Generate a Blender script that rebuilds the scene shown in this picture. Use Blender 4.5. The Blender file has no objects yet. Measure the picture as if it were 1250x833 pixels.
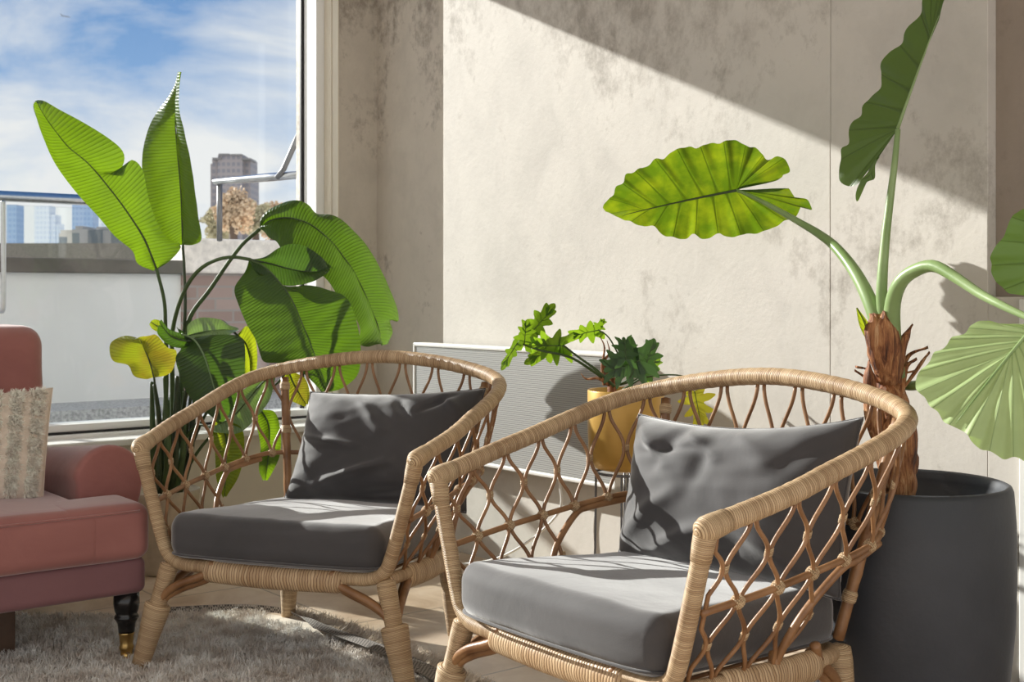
import bpy, math, random
import numpy as np
from mathutils import Vector, Matrix, Euler, noise

random.seed(7); rng = np.random.default_rng(7)
sc = bpy.context.scene
COL = sc.collection
F, CX, HY, EYE = 1520.0, 625.0, 360.0, 0.95
TH = math.atan2(.6203, .7843)                      # bearing of the window wall
D1 = Vector((-.6203, .7843, 0)); D2 = Vector((.7843, .6203, 0))
SUN = Vector((.89, -.57, -.445)).normalized()

def W(x, y, d):
    "a point d metres away, seen from the doorway"
    return Vector(((x-CX)/F*d, d, EYE+(HY-y)/F*d))
def UT(u, t, z=0.0):
    "room coordinates: u along the window wall, t along the back wall"
    v = D2*u + D1*t
    return Vector((v.x, v.y, z))

# ------------------------------------------------------------------ materials
class NT:
    def __init__(s, name):
        s.m = bpy.data.materials.new(name); s.m.use_nodes = True
        s.t = s.m.node_tree; s.t.nodes.clear()
        s.out = s.t.nodes.new('ShaderNodeOutputMaterial')
    def n(s, typ, ins=None, **kw):
        nd = s.t.nodes.new(typ)
        for k, v in kw.items(): setattr(nd, k, v)
        if ins:
            for k, v in ins.items():
                if isinstance(v, (bpy.types.NodeSocket,)): s.t.links.new(v, nd.inputs[k])
                else: nd.inputs[k].default_value = v
        return nd
    def math(s, op, a, b=0.0, c=None):
        d = {0: a, 1: b}
        if c is not None: d[2] = c
        return s.n('ShaderNodeMath', d, operation=op).outputs[0]
    def coord(s, which='Object'): return s.n('ShaderNodeTexCoord').outputs[which]
    def noise(s, vec, scale, detail=4, rough=.55, dist=0.0):
        return s.n('ShaderNodeTexNoise', {'Vector': vec, 'Scale': scale, 'Detail': detail, 'Roughness': rough, 'Distortion': dist}).outputs[0]
    def ramp(s, fac, stops, interp='LINEAR'):
        r = s.n('ShaderNodeValToRGB', {'Fac': fac}); r.color_ramp.interpolation = interp
        el = r.color_ramp.elements
        while len(el) < len(stops): el.new(.5)
        for e, (p, c) in zip(el, stops):
            e.position = p; e.color = (*c, 1) if len(c) == 3 else c
        return r.outputs[0]
    def mix(s, fac, a, b, mode='MIX'):
        m = s.n('ShaderNodeMix', data_type='RGBA', blend_type=mode)
        for i, v in ((0, fac), (6, a), (7, b)):
            if isinstance(v, bpy.types.NodeSocket): s.t.links.new(v, m.inputs[i])
            else: m.inputs[i].default_value = (*v, 1) if isinstance(v, tuple) and len(v) == 3 else v
        return m.outputs[2]
    def bump(s, h, strength=.3, dist=.01):
        return s.n('ShaderNodeBump', {'Height': h, 'Strength': strength, 'Distance': dist}).outputs[0]
    def bsdf(s, color, rough=.6, normal=None, **kw):
        d = {'Base Color': color if isinstance(color, bpy.types.NodeSocket) else (*color, 1), 'Roughness': rough}
        if normal is not None: d['Normal'] = normal
        for k, v in kw.items(): d[k.replace('_', ' ')] = v
        return s.n('ShaderNodeBsdfPrincipled', d).outputs[0]
    def done(s, sh):
        s.t.links.new(sh, s.out.inputs['Surface']); return s.m

def plain(name, col, rough=.6, metal=0.0, var=.06, scale=30, bump=0.0):
    t = NT(name); c = t.coord()
    n = t.noise(c, scale)
    lo = tuple(max(0, x*(1-var*2)) for x in col); hi = tuple(min(1, x*(1+var*2)) for x in col)
    colr = t.ramp(n, [(.3, lo), (.7, hi)])
    nm = t.bump(n, bump, .004) if bump else None
    return t.done(t.bsdf(colr, rough, nm, Metallic=metal))

def wrapped(name, pitch, light, dark, strength=.6):
    "a pole wound with flat cane: the bands follow the length of the pole (UV.x in metres)"
    t = NT(name)
    uv = t.n('ShaderNodeSeparateXYZ', {0: t.coord('UV')}).outputs
    oc = t.coord()
    wob = t.noise(oc, 22, 2)
    ph = t.math('ADD', t.math('MULTIPLY', uv[0], 1/pitch), t.math('MULTIPLY', wob, 2.2))
    ph = t.math('ADD', ph, t.math('MULTIPLY', t.math('SINE', t.math('MULTIPLY', uv[1], 6.283)), .25))
    sn = t.math('SINE', t.math('MULTIPLY', ph, 6.2832))
    cell = t.math('FLOOR', t.math('ADD', ph, .25))
    wn = t.n('ShaderNodeTexWhiteNoise', {'W': cell}, noise_dimensions='1D').outputs[0]
    n2 = t.noise(oc, 9, 3)
    tone = t.math('ADD', t.math('MULTIPLY', wn, .40), t.math('MULTIPLY', n2, .75))
    c = t.ramp(tone, [(.22, dark), (.55, tuple((a+b)/2 for a, b in zip(light, dark))), (.85, light)])
    groove = t.ramp(sn, [(0.0, (.33,.24,.17)), (.30, (1,1,1))])
    # -1..1 -> 0..1
    sn01 = t.math('MULTIPLY_ADD', sn, .5, .5)
    gr = t.ramp(sn01, [(0.0, (.30,.22,.15)), (.22, (1,1,1))])
    c = t.mix(1.0, c, gr, 'MULTIPLY')
    nm = t.bump(t.math('POWER', sn01, .5), strength, .0016)
    return t.done(t.bsdf(c, .48, nm, **{'Specular_IOR_Level': .4}))

M = {}
M['wrap'] = wrapped('cane_wrapping', .0046, (.67,.49,.30), (.35,.215,.11))
M['wrap_wide'] = wrapped('cane_wrapping_wide', .0075, (.67,.49,.30), (.39,.245,.13))
M['wrap_fine'] = wrapped('cane_wrapping_fine', .0034, (.65,.48,.29), (.37,.235,.125))
def cane():
    t = NT('bare_rattan'); oc = t.coord()
    n = t.noise(oc, 14, 4); f = t.noise(oc, 120, 2)
    c = t.ramp(n, [(.3, (.17,.075,.028)), (.7, (.36,.19,.085))])
    return t.done(t.bsdf(c, .38, t.bump(f, .25, .002)))
M['cane'] = cane()
def velvet(name, lo, hi, sheen=.5, scale=3.0):
    t = NT(name); oc = t.coord()
    n = t.noise(oc, scale, 5, .6, .4); f = t.noise(oc, 420, 2)
    c = t.ramp(n, [(.3, lo), (.7, hi)])
    b = t.bump(t.math('ADD', t.math('MULTIPLY', n, 2.0), t.math('MULTIPLY', f, .12)), .22, .01)
    return t.done(t.bsdf(c, .78, b, **{'Sheen_Weight': sheen, 'Sheen_Roughness': .4}))
M['grey_velvet'] = velvet('charcoal_velvet', (.040,.038,.040), (.062,.058,.061), .8)
M['pink_velvet'] = velvet('dusty_pink_velvet', (.27,.100,.088), (.38,.155,.135), .6)
M['pink_frame'] = velvet('mauve_pink_fabric', (.19,.085,.092), (.24,.11,.115), .25)

def concrete(name, base, stain, sc_=1.0, amount=1.0):
    t = NT(name); oc = t.coord()
    sx = t.n('ShaderNodeMapping', {'Vector': oc, 'Scale': (1, 1, .8)}).outputs[0]
    big = t.noise(sx, 1.3*sc_, 8, .62, .5)
    mid = t.noise(sx, 5.5*sc_, 8, .70, .3)
    fine = t.noise(oc, 60, 4, .6)
    pit = t.noise(sx, 16*sc_, 6, .75)
    k = t.math('ADD', t.math('MULTIPLY', big, .55), t.math('MULTIPLY', mid, .45))
    hi = tuple(min(1, x*1.07) for x in base); lo = tuple(x*.86 for x in base)
    c = t.ramp(k, [(.36, lo), (.50, base), (.64, hi)])
    zz = t.n('ShaderNodeSeparateXYZ', {0: oc}).outputs[2]     # older water stains sit high on the wall
    hw_ = t.n('ShaderNodeMapRange', {0: zz, 1: 1.2, 2: 2.1, 3: -.10, 4: .05}).outputs[0]
    m1 = t.ramp(t.math('ADD', hw_, t.math('MULTIPLY', big, t.math('ADD', pit, .5))), [(.50, (0,0,0)), (.66, (amount,)*3)])
    c = t.mix(m1, c, stain)
    pf = t.ramp(t.math('ADD', t.math('MULTIPLY', hw_, .6), t.math('MULTIPLY', mid, pit)), [(.30, (0,0,0)), (.42, (amount*.55,)*3)])
    c = t.mix(pf, c, stain)
    h = t.math('ADD', t.math('MULTIPLY', mid, .6), t.math('MULTIPLY', fine, .25))
    return t.done(t.bsdf(c, .72, t.bump(h, .25, .01)))
M['plaster'] = concrete('smooth_concrete_panel', (.60,.565,.515), (.34,.305,.265), 1.0, .85)
M['concrete'] = concrete('raw_concrete', (.55,.495,.425), (.27,.23,.19), 1.6, .85)
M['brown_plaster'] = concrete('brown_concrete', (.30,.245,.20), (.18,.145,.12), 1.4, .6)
M['cream'] = plain('cream_paint', (.66,.60,.49), .5, var=.02, scale=2)
M['white'] = plain('white_paint', (.82,.81,.78), .45, var=.01, scale=3)
M['frame_white'] = plain('window_frame_white', (.88,.88,.87), .4, var=.005, scale=3)
M['black'] = plain('black_rubber', (.02,.02,.022), .5)
M['steel'] = plain('brushed_steel', (.62,.62,.62), .28, 1.0, .03, 60)
M['dark_steel'] = plain('dark_grey_metal', (.17,.17,.18), .4, .6)
M['brass'] = plain('aged_brass', (.62,.42,.16), .3, 1.0)
M['ebony'] = plain('black_lacquer', (.012,.011,.011), .22)
M['wood_dark'] = plain('dark_wood', (.09,.05,.03), .5)

def floor_mat():
    t = NT('stone_floor_tiles'); oc = t.coord()
    mp = t.n('ShaderNodeMapping', {'Vector': oc, 'Rotation': (0, 0, -TH), 'Scale': (1, 1, 1)}).outputs[0]
    br = t.n('ShaderNodeTexBrick', {'Vector': mp, 'Color1': (0,0,0,1), 'Color2': (1,1,1,1), 'Mortar': (.5,.5,.5,1), 'Scale': 1.0,
             'Mortar Size': .004, 'Brick Width': .62, 'Row Height': .62}, offset=.5)
    n = t.noise(mp, 3.5, 7, .65, 1.2); n2 = t.noise(mp, 14, 5)
    k = t.math('ADD', t.math('MULTIPLY', n, .8), t.math('MULTIPLY', n2, .2))
    c = t.ramp(k, [(.34, (.42,.30,.20)), (.5, (.56,.43,.31)), (.66, (.66,.55,.43))])
    c = t.mix(t.math('MULTIPLY', br.outputs[1], .75), c, (.22,.17,.12))
    r = t.math('MULTIPLY_ADD', n2, .2, .26)
    return t.done(t.bsdf(c, r, t.bump(t.math('SUBTRACT', n2, br.outputs[1]), .12, .004)))
M['floor'] = floor_mat()

def leaf_mat(name, top, trans, vein_col, nveins=26, fac=.42, mode='strip', mottle=.35, rough=.38, mottle_scale=9, mcol=None):
    "UV.x counts the side veins, UV.y runs from the midrib (0) to the edge (1)"
    t = NT(name); oc = t.coord()
    uv = t.n('ShaderNodeSeparateXYZ', {0: t.coord('UV')}).outputs
    u = uv[0]
    if mode == 'strip': u = t.math('SUBTRACT', uv[0], t.math('MULTIPLY', uv[1], 1.6))
    ph = t.math('PINGPONG', t.math('MULTIPLY', u, 1.0), .5)     # 0 at each vein
    if mode == 'strip': vl = t.ramp(ph, [(0, (1,1,1)), (.28, (.0,.0,.0))])
    else: vl = t.ramp(t.math('MULTIPLY', ph, t.math('ADD', uv[1], .12)), [(0, (1,1,1)), (.035, (0,0,0))])
    n = t.noise(oc, mottle_scale, 5, .6); n2 = t.noise(oc, 45, 3)
    mot = t.ramp(n, [(.40, (0,0,0)), (.66, (mottle,)*3)])
    c_top = t.mix(mot, top, tuple(min(1, x*1.7) for x in top))
    c_tr = t.mix(mot, trans, mcol or tuple(x*.55 for x in trans))
    vf = t.math('MULTIPLY', vl, .32 if mode == 'strip' else .8)
    c_top = t.mix(t.math('MULTIPLY', vf, .6), c_top, vein_col)
    c_tr = t.mix(vf, c_tr, tuple(x*.45 for x in trans))
    b = t.bump(t.math('ADD', vl, t.math('MULTIPLY', n2, .3)), .35, .004)
    p = t.bsdf(c_top, rough, b)
    tr = t.n('ShaderNodeBsdfTranslucent', {'Color': c_tr, 'Normal': b}).outputs[0]
    mx = t.n('ShaderNodeMixShader', {0: fac, 1: p, 2: tr}).outputs[0]
    return t.done(mx)
M['bop_leaf'] = leaf_mat('banana_like_leaf', (.035,.085,.014), (.25,.42,.006), (.02,.05,.010))
M['bop_mid'] = leaf_mat('broad_green_leaf', (.030,.072,.013), (.14,.27,.006), (.018,.04,.010), fac=.40)
M['bop_light'] = leaf_mat('fresh_leaf', (.09,.16,.02), (.48,.56,.015), (.05,.09,.012), fac=.5)
M['bop_old'] = leaf_mat('yellowing_leaf', (.20,.24,.02), (.52,.60,.015), (.16,.13,.02), fac=.5, mottle=.9, mcol=(.35,.22,.02))
M['bop_dark'] = leaf_mat('deep_green_leaf', (.020,.042,.016), (.12,.26,.01), (.02,.04,.012), fac=.30)
M['bop_gloss'] = leaf_mat('glossy_pale_leaf', (.22,.32,.17), (.30,.50,.06), (.10,.17,.08), fac=.25, rough=.28)
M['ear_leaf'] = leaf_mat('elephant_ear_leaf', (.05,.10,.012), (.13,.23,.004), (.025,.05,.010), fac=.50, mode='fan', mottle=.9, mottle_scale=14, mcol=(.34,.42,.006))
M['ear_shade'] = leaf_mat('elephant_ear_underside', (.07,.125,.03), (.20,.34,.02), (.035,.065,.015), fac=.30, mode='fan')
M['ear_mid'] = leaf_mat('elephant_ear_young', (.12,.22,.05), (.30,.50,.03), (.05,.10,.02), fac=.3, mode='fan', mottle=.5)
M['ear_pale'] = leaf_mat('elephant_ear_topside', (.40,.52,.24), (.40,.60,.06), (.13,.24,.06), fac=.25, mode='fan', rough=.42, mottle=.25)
M['phil_leaf'] = leaf_mat('split_leaf', (.08,.18,.02), (.36,.58,.02), (.05,.12,.02), fac=.42, mode='fan')
M['phil_dark'] = leaf_mat('split_leaf_dark', (.035,.085,.025), (.12,.28,.03), (.02,.05,.012), fac=.25, mode='fan')
M['phil_yellow'] = leaf_mat('split_leaf_yellow', (.55,.50,.03), (.9,.8,.03), (.30,.36,.03), fac=.45, mode='fan', mottle=.5, mcol=(.35,.6,.04))
M['stem'] = plain('green_stalk', (.055,.095,.028), .6, var=.15, scale=20)
M['stem_dark'] = plain('dark_green_stalk', (.03,.05,.018), .4, var=.2, scale=20)
def stalk():
    t = NT('pale_green_stalk'); oc = t.coord(); n = t.noise(oc, 60, 3); n2 = t.noise(oc, 7, 3)
    c = t.ramp(n2, [(.35, (.20,.31,.10)), (.65, (.33,.45,.20))])
    p = t.bsdf(c, .38, t.bump(n, .1, .002))
    tr = t.n('ShaderNodeBsdfTranslucent', {'Color': (.35,.5,.12,1)}).outputs[0]
    return t.done(t.n('ShaderNodeMixShader', {0: .15, 1: p, 2: tr}).outputs[0])
M['stalk'] = stalk()
def bark():
    t = NT('fibrous_trunk'); oc = t.coord()
    mp = t.n('ShaderNodeMapping', {'Vector': oc, 'Scale': (1, 1, .09)}).outputs[0]
    n = t.noise(mp, 95, 6, .7, .6); n2 = t.noise(oc, 11, 4)
    k = t.math('ADD', t.math('MULTIPLY', n, .7), t.math('MULTIPLY', n2, .35))
    c = t.ramp(k, [(.40, (.055,.018,.010)), (.49, (.27,.095,.035)), (.57, (.52,.23,.09)), (.68, (.70,.44,.24))])
    return t.done(t.bsdf(c, .62, t.bump(n, .9, .012)))
M['bark'] = bark()
M['soil'] = plain('dark_soil', (.035,.025,.018), .9, var=.4, scale=80, bump=.8)
def planter_mat():
    t = NT('matt_charcoal_planter'); oc = t.coord(); n = t.noise(oc, 5, 5); n2 = t.noise(oc, 90, 3)
    c = t.ramp(n, [(.3, (.034,.037,.045)), (.7, (.050,.054,.064))])
    return t.done(t.bsdf(c, .55, t.bump(n2, .15, .003)))
M['planter'] = planter_mat()
M['beige_pot'] = plain('beige_pot', (.45,.38,.28), .6)
M['mustard'] = plain('mustard_metal', (.56,.33,.075), .36, .35, .05, 6)
M['fur'] = plain('beige_fur', (.95,.85,.73), .8, var=.12, scale=40)
M['fur_base'] = plain('beige_linen', (.70,.60,.50), .85, var=.05, scale=60)
M['pile'] = plain('taupe_pile', (.95,.80,.67), .85, var=.22, scale=16)
M['fringe'] = plain('cream_fringe', (.74,.66,.56), .85, var=.1, scale=16)
def weave():
    t = NT('woven_band'); oc = t.coord()
    mp = t.n('ShaderNodeMapping', {'Vector': oc, 'Rotation': (0, 0, .9)}).outputs[0]
    ck = t.n('ShaderNodeTexChecker', {'Vector': mp, 'Color1': (.10,.09,.085,1), 'Color2': (.42,.38,.34,1), 'Scale': 170.0}).outputs[0]
    return t.done(t.bsdf(ck, .9))
M['weave'] = weave()
def heater_mat():
    t = NT('ribbed_white_enamel'); z = t.n('ShaderNodeSeparateXYZ', {0: t.coord()}).outputs[2]
    w = t.math('SINE', t.math('MULTIPLY', z, 2*math.pi/.0068))
    w01 = t.math('MULTIPLY_ADD', w, .5, .5)
    c = t.ramp(w01, [(0, (.22,.22,.215)), (.40, (.42,.42,.41))])
    return t.done(t.bsdf(c, .4, t.bump(w01, .12, .003)))
M['heater'] = heater_mat()
def glass_mat(name, tint=(.97,.985,.98)):
    t = NT(name)
    fr = t.n('ShaderNodeFresnel', {'IOR': 1.35}).outputs[0]
    tr = t.n('ShaderNodeBsdfTransparent', {'Color': (*tint, 1)}).outputs[0]
    gl = t.n('ShaderNodeBsdfGlossy', {'Color': (.9,.9,.9,1), 'Roughness': .02}).outputs[0]
    return t.done(t.n('ShaderNodeMixShader', {0: fr, 1: tr, 2: gl}).outputs[0])
M['glass'] = glass_mat('window_glass')
def brick_mat():
    t = NT('terrace_brick'); oc = t.coord()
    mp = t.n('ShaderNodeMapping', {'Vector': t.n('ShaderNodeMapping', {'Vector': oc, 'Rotation': (0, 0, -TH)}).outputs[0], 'Rotation': (math.pi/2, 0, 0)}).outputs[0]
    b = t.n('ShaderNodeTexBrick', {'Vector': mp, 'Color1': (.26,.17,.15,1), 'Color2': (.40,.30,.27,1), 'Mortar': (.30,.27,.25,1), 'Scale': 1.0,
            'Mortar Size': .006, 'Brick Width': .2, 'Row Height': .062}).outputs[0]
    return t.done(t.bsdf(b, .85))
M['brick'] = brick_mat()
M['screen'] = plain('white_render', (.74,.74,.73), .6, var=.03, scale=2)
M['coping'] = plain('dark_coping', (.13,.115,.10), .5, var=.15, scale=6)
M['parapet'] = plain('speckled_stone', (.78,.72,.66), .7, var=.10, scale=25)
M['gravel'] = plain('grey_gravel', (.38,.38,.38), .9, var=.2, scale=70)
M['paving'] = plain('pale_paving', (.62,.61,.60), .7, var=.05, scale=5)

# ------------------------------------------------------------------ mesh helpers
class MB:
    def __init__(s): s.v = []; s.f = []; s.uv = []
    def add(s, vs, fs, uvs=None):
        b = len(s.v); s.v.extend([tuple(p) for p in vs])
        for i, q in enumerate(fs):
            s.f.append([b+k for k in q])
            s.uv.append(uvs[i] if uvs else [(0, 0)]*len(q))
    def tube(s, pts, rad, sides=12, cap=True, u0=0.0, flat=None):
        pts = [Vector(p) for p in pts]; n = len(pts)
        if not hasattr(rad, '__len__'): rad = [rad]*n
        T = [(pts[min(i+1, n-1)]-pts[max(i-1, 0)]).normalized() for i in range(n)]
        up = Vector((0, 0, 1)) if abs(T[0].z) < .9 else Vector((1, 0, 0))
        nr = (up - T[0]*up.dot(T[0])).normalized()
        vs, L = [], [u0]
        for i in range(n):
            if i:
                q = T[i-1].rotation_difference(T[i]); nr = q @ nr
                nr = (nr - T[i]*nr.dot(T[i])).normalized(); L.append(L[-1]+(pts[i]-pts[i-1]).length)
            b = T[i].cross(nr)
            for k in range(sides):
                a = 2*math.pi*k/sides; r = rad[i]
                ca, sa = math.cos(a), math.sin(a)
                if flat: ca *= flat[0]; sa *= flat[1]
                vs.append(pts[i]+nr*(ca*r)+b*(sa*r))
        fs, uv = [], []
        for i in range(n-1):
            for k in range(sides):
                k2 = (k+1) % sides
                fs.append((i*sides+k, i*sides+k2, (i+1)*sides+k2, (i+1)*sides+k))
                uv.append([(L[i], k/sides), (L[i], (k+1)/sides), (L[i+1], (k+1)/sides), (L[i+1], k/sides)])
        if cap:
            for i, rev in ((0, True), (n-1, False)):
                c = len(vs); vs.append(pts[i] + T[i]*(rad[i]*(.0 if flat else .35)*(-1 if rev else 1)))
                for k in range(sides):
                    k2 = (k+1) % sides
                    tri = (i*sides+k2, i*sides+k, c) if rev else (i*sides+k, i*sides+k2, c)
                    fs.append(tri); uv.append([(L[i], k/sides), (L[i], k/sides), (L[i]+rad[i]*.7, k/sides)])
        s.add(vs, fs, uv); return s
    def box(s, lo, hi, mat=None):
        x0, y0, z0 = lo; x1, y1, z1 = hi
        vs = [(x0,y0,z0),(x1,y0,z0),(x1,y1,z0),(x0,y1,z0),(x0,y0,z1),(x1,y0,z1),(x1,y1,z1),(x0,y1,z1)]
        if mat: vs = [mat @ Vector(p) for p in vs]
        s.add(vs, [(3,2,1,0),(4,5,6,7),(0,1,5,4),(1,2,6,5),(2,3,7,6),(3,0,4,7)]); return s
    def rbox(s, lo, hi, r, n=10, crown=0.0, fn=None):
        "box with rounded edges, built as a subdivided cube pushed onto its rounded hull"
        c = [(a+b)/2 for a, b in zip(lo, hi)]; h = [(b-a)/2 for a, b in zip(lo, hi)]
        vid = {}; vs = []; fs = []
        def V(p):
            key = tuple(round(q, 5) for q in p)
            if key in vid: return vid[key]
            q = []
            for i in range(3):                      # spread samples: concentrate in the rounded margin
                q.append(p[i]*h[i])
            inner = [max(-(h[i]-r), min(h[i]-r, q[i])) for i in range(3)]
            d = Vector([q[i]-inner[i] for i in range(3)])
            if d.length > 1e-9:
                m = max(abs(x) for x in d); d = d.normalized()*m
            co = Vector([inner[i]+d[i]+c[i] for i in range(3)])
            if crown: co.z += crown*(1-p[0]**2)*(1-p[1]**2)*(1 if p[2] > 0 else -.2)
            if fn: co = fn(co, p)
            vid[key] = len(vs); vs.append(co); return vid[key]
        def axis(i):
            m = r/h[i] if h[i] > r else .5
            k = max(3, n//2)
            edge = [-1+m*j/k for j in range(k+1)]
            mid = [-1+m+(2-2*m)*j/n for j in range(1, n)]
            return edge+mid+[-e for e in reversed(edge)]
        A = [axis(i) for i in range(3)]
        for ax in range(3):
            a, b = [(1,2),(2,0),(0,1)][ax]
            for sg in (-1, 1):
                for i in range(len(A[a])-1):
                    for j in range(len(A[b])-1):
                        q = []
                        for (ii, jj) in ((i,j),(i+1,j),(i+1,j+1),(i,j+1)):
                            p = [0,0,0]; p[ax] = sg; p[a] = A[a][ii]; p[b] = A[b][jj]; q.append(V(p))
                        if sg < 0: q.reverse()
                        fs.append(q)
        s.add(vs, fs); return s
    def lathe(s, prof, n=32, origin=(0,0,0)):
        o = Vector(origin); vs = []; fs = []; uv = []
        for (r, z) in prof:
            for k in range(n):
                a = 2*math.pi*k/n; vs.append(o+Vector((r*math.cos(a), r*math.sin(a), z)))
        for i in range(len(prof)-1):
            for k in range(n):
                k2 = (k+1) % n; fs.append((i*n+k, i*n+k2, (i+1)*n+k2, (i+1)*n+k)); uv.append([(prof[i][1],k/n),(prof[i][1],(k+1)/n),(prof[i+1][1],(k+1)/n),(prof[i+1][1],k/n)])
        s.add(vs, fs, uv); return s
    def build(s, name, mat, parent=None, smooth=True, space=None):
        if space is not None:
            inv = space.inverted(); s.v = [tuple(inv @ Vector(p)) for p in s.v]
        me = bpy.data.meshes.new(name); me.from_pydata(s.v, [], s.f); 
        uvl = me.uv_layers.new(name='UVMap'); flat = [c for q in s.uv for p in q for c in p]
        uvl.data.foreach_set('uv', flat)
        if smooth: me.polygons.foreach_set('use_smooth', [True]*len(me.polygons))
        me.materials.append(mat); me.update()
        o = bpy.data.objects.new(name, me); COL.objects.link(o)
        if parent is not None: o.parent = parent
        return o
def empty(name, loc, label, cat, group=None, rz=0.0):
    o = bpy.data.objects.new(name, None); COL.objects.link(o)
    o.location = loc; o.rotation_euler = (0, 0, rz); o.empty_display_size = .1
    tag(o, label, cat, group); return o
def tag(o, label, cat, group=None):
    o['label'] = label; o['category'] = cat
    if group: o['group'] = group
def structure(o): o['kind'] = 'structure'; return o
def mat_of(loc, rz=0.0): return Matrix.Translation(Vector(loc)) @ Matrix.Rotation(rz, 4, 'Z')
def sharp(o, w=.003, seg=2):
    b = o.modifiers.new('edge', 'BEVEL'); b.width = w; b.segments = seg; b.limit_method = 'ANGLE'; return o
def cr(P, n=10):
    P = [Vector(p) for p in P]
    if len(P) < 3: return [P[0].lerp(P[-1], i/n) for i in range(n+1)]
    Q = [2*P[0]-P[1]]+P+[2*P[-1]-P[-2]]; out = []
    for i in range(1, len(Q)-2):
        a, b, c, d = Q[i-1:i+3]
        for k in range(n):
            t = k/n; out.append(.5*(2*b+(c-a)*t+(2*a-5*b+4*c-d)*t*t+(3*b-a-3*c+d)*t**3))
    out.append(P[-1]); return out
def resample(P, n):
    L = [0]
    for a, b in zip(P, P[1:]): L.append(L[-1]+(b-a).length)
    out = []; j = 0
    for i in range(n):
        s = L[-1]*i/(n-1)
        while j < len(L)-2 and L[j+1] < s: j += 1
        t = (s-L[j])/max(1e-9, L[j+1]-L[j]); out.append(P[j].lerp(P[j+1], min(1, max(0, t))))
    return out
def length(P): return sum((b-a).length for a, b in zip(P, P[1:]))

def utbox(mb, u0, u1, t0, t1, z0, z1):
    vs = [UT(u0,t0,z0),UT(u1,t0,z0),UT(u1,t1,z0),UT(u0,t1,z0),UT(u0,t0,z1),UT(u1,t0,z1),UT(u1,t1,z1),UT(u0,t1,z1)]
    mb.add(vs, [(3,2,1,0),(4,5,6,7),(0,1,5,4),(1,2,6,5),(2,3,7,6),(3,0,4,7)]); return mb

# ------------------------------------------------------------------ camera, sun, sky
cam = bpy.data.cameras.new('camera'); co = bpy.data.objects.new('camera', cam); COL.objects.link(co)
co.location = (0, 0, EYE); co.rotation_euler = (math.pi/2, 0, 0)
cam.sensor_width = 36; cam.lens = 36*F/1250; cam.shift_y = -(416.5-HY)/1250; cam.clip_end = 6000
cam.dof.use_dof = True; cam.dof.focus_distance = 2.9; cam.dof.aperture_fstop = 11
sc.camera = co
sl = bpy.data.lights.new('sun', 'SUN'); so = bpy.data.objects.new('sun', sl); COL.objects.link(so)
so.rotation_euler = (-SUN).to_track_quat('Z', 'Y').to_euler(); so.location = (-3, 6, 5)
sl.energy = 8.8; sl.color = (1, .965, .915); sl.angle = math.radians(.55)

wd = bpy.data.worlds.new('sky'); sc.world = wd; wd.use_nodes = True
wt = wd.node_tree; wt.nodes.clear()
def wn(typ, ins=None, **kw):
    nd = wt.nodes.new(typ)
    for k, v in kw.items(): setattr(nd, k, v)
    for k, v in (ins or {}).items():
        if isinstance(v, bpy.types.NodeSocket): wt.links.new(v, nd.inputs[k])
        else: nd.inputs[k].default_value = v
    return nd
tc = wn('ShaderNodeTexCoord').outputs['Generated']
sp = wn('ShaderNodeSeparateXYZ', {0: tc}).outputs
grad = wn('ShaderNodeValToRGB', {'Fac': sp[2]}); e = grad.color_ramp.elements
e[0].position = 0.0; e[0].color = (.50,.66,.86,1); e[1].position = .45; e[1].color = (.085,.21,.50,1)
e2 = e.new(.15); e2.color = (.27,.45,.75,1); e3 = e.new(.26); e3.color = (.15,.31,.62,1)
mp = wn('ShaderNodeMapping', {'Vector': tc, 'Scale': (1.0, 1.0, 2.6), 'Location': (.3, .1, .12)}).outputs[0]
cn = wn('ShaderNodeTexNoise', {'Vector': mp, 'Scale': 5.0, 'Detail': 8.0, 'Roughness': .55, 'Distortion': .35}).outputs[0]
# clouds thin out with height
thr = wn('ShaderNodeMath', {0: sp[2], 1: -2.0, 2: .31}, operation='MULTIPLY_ADD').outputs[0]
cs = wn('ShaderNodeMath', {0: cn, 1: thr}, operation='ADD').outputs[0]
cm = wn('ShaderNodeValToRGB', {'Fac': cs}); ce = cm.color_ramp.elements
ce[0].position = .33; ce[0].color = (0,0,0,1); ce[1].position = .60; ce[1].color = (1,1,1,1)
mx = wn('ShaderNodeMix', data_type='RGBA')
wt.links.new(cm.outputs[0], mx.inputs[0]); wt.links.new(grad.outputs[0], mx.inputs[6]); mx.inputs[7].default_value = (.90,.90,.91,1)
# sky behind the camera brightened and warmed as added fill for the room
bk = wn('ShaderNodeMapRange', {0: sp[1], 1: .25, 2: -.5, 3: 1.0, 4: 1.55}, interpolation_type='SMOOTHSTEP').outputs[0]
bf = wn('ShaderNodeMapRange', {0: sp[1], 1: .25, 2: -.4, 3: 0.0, 4: .85}, interpolation_type='SMOOTHSTEP').outputs[0]
m2 = wn('ShaderNodeMix', data_type='RGBA'); wt.links.new(bf, m2.inputs[0]); wt.links.new(mx.outputs[2], m2.inputs[6]); m2.inputs[7].default_value = (.78,.755,.72,1)
bg = wn('ShaderNodeBackground', {'Color': m2.outputs[2], 'Strength': bk})
wo = wn('ShaderNodeOutputWorld', {'Surface': bg.outputs[0]})
sc.view_settings.view_transform = 'Standard'; sc.view_settings.look = 'None'; sc.view_settings.gamma = 1
sc.view_settings.exposure = 0.0; sc.view_settings.use_curve_mapping = False

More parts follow.
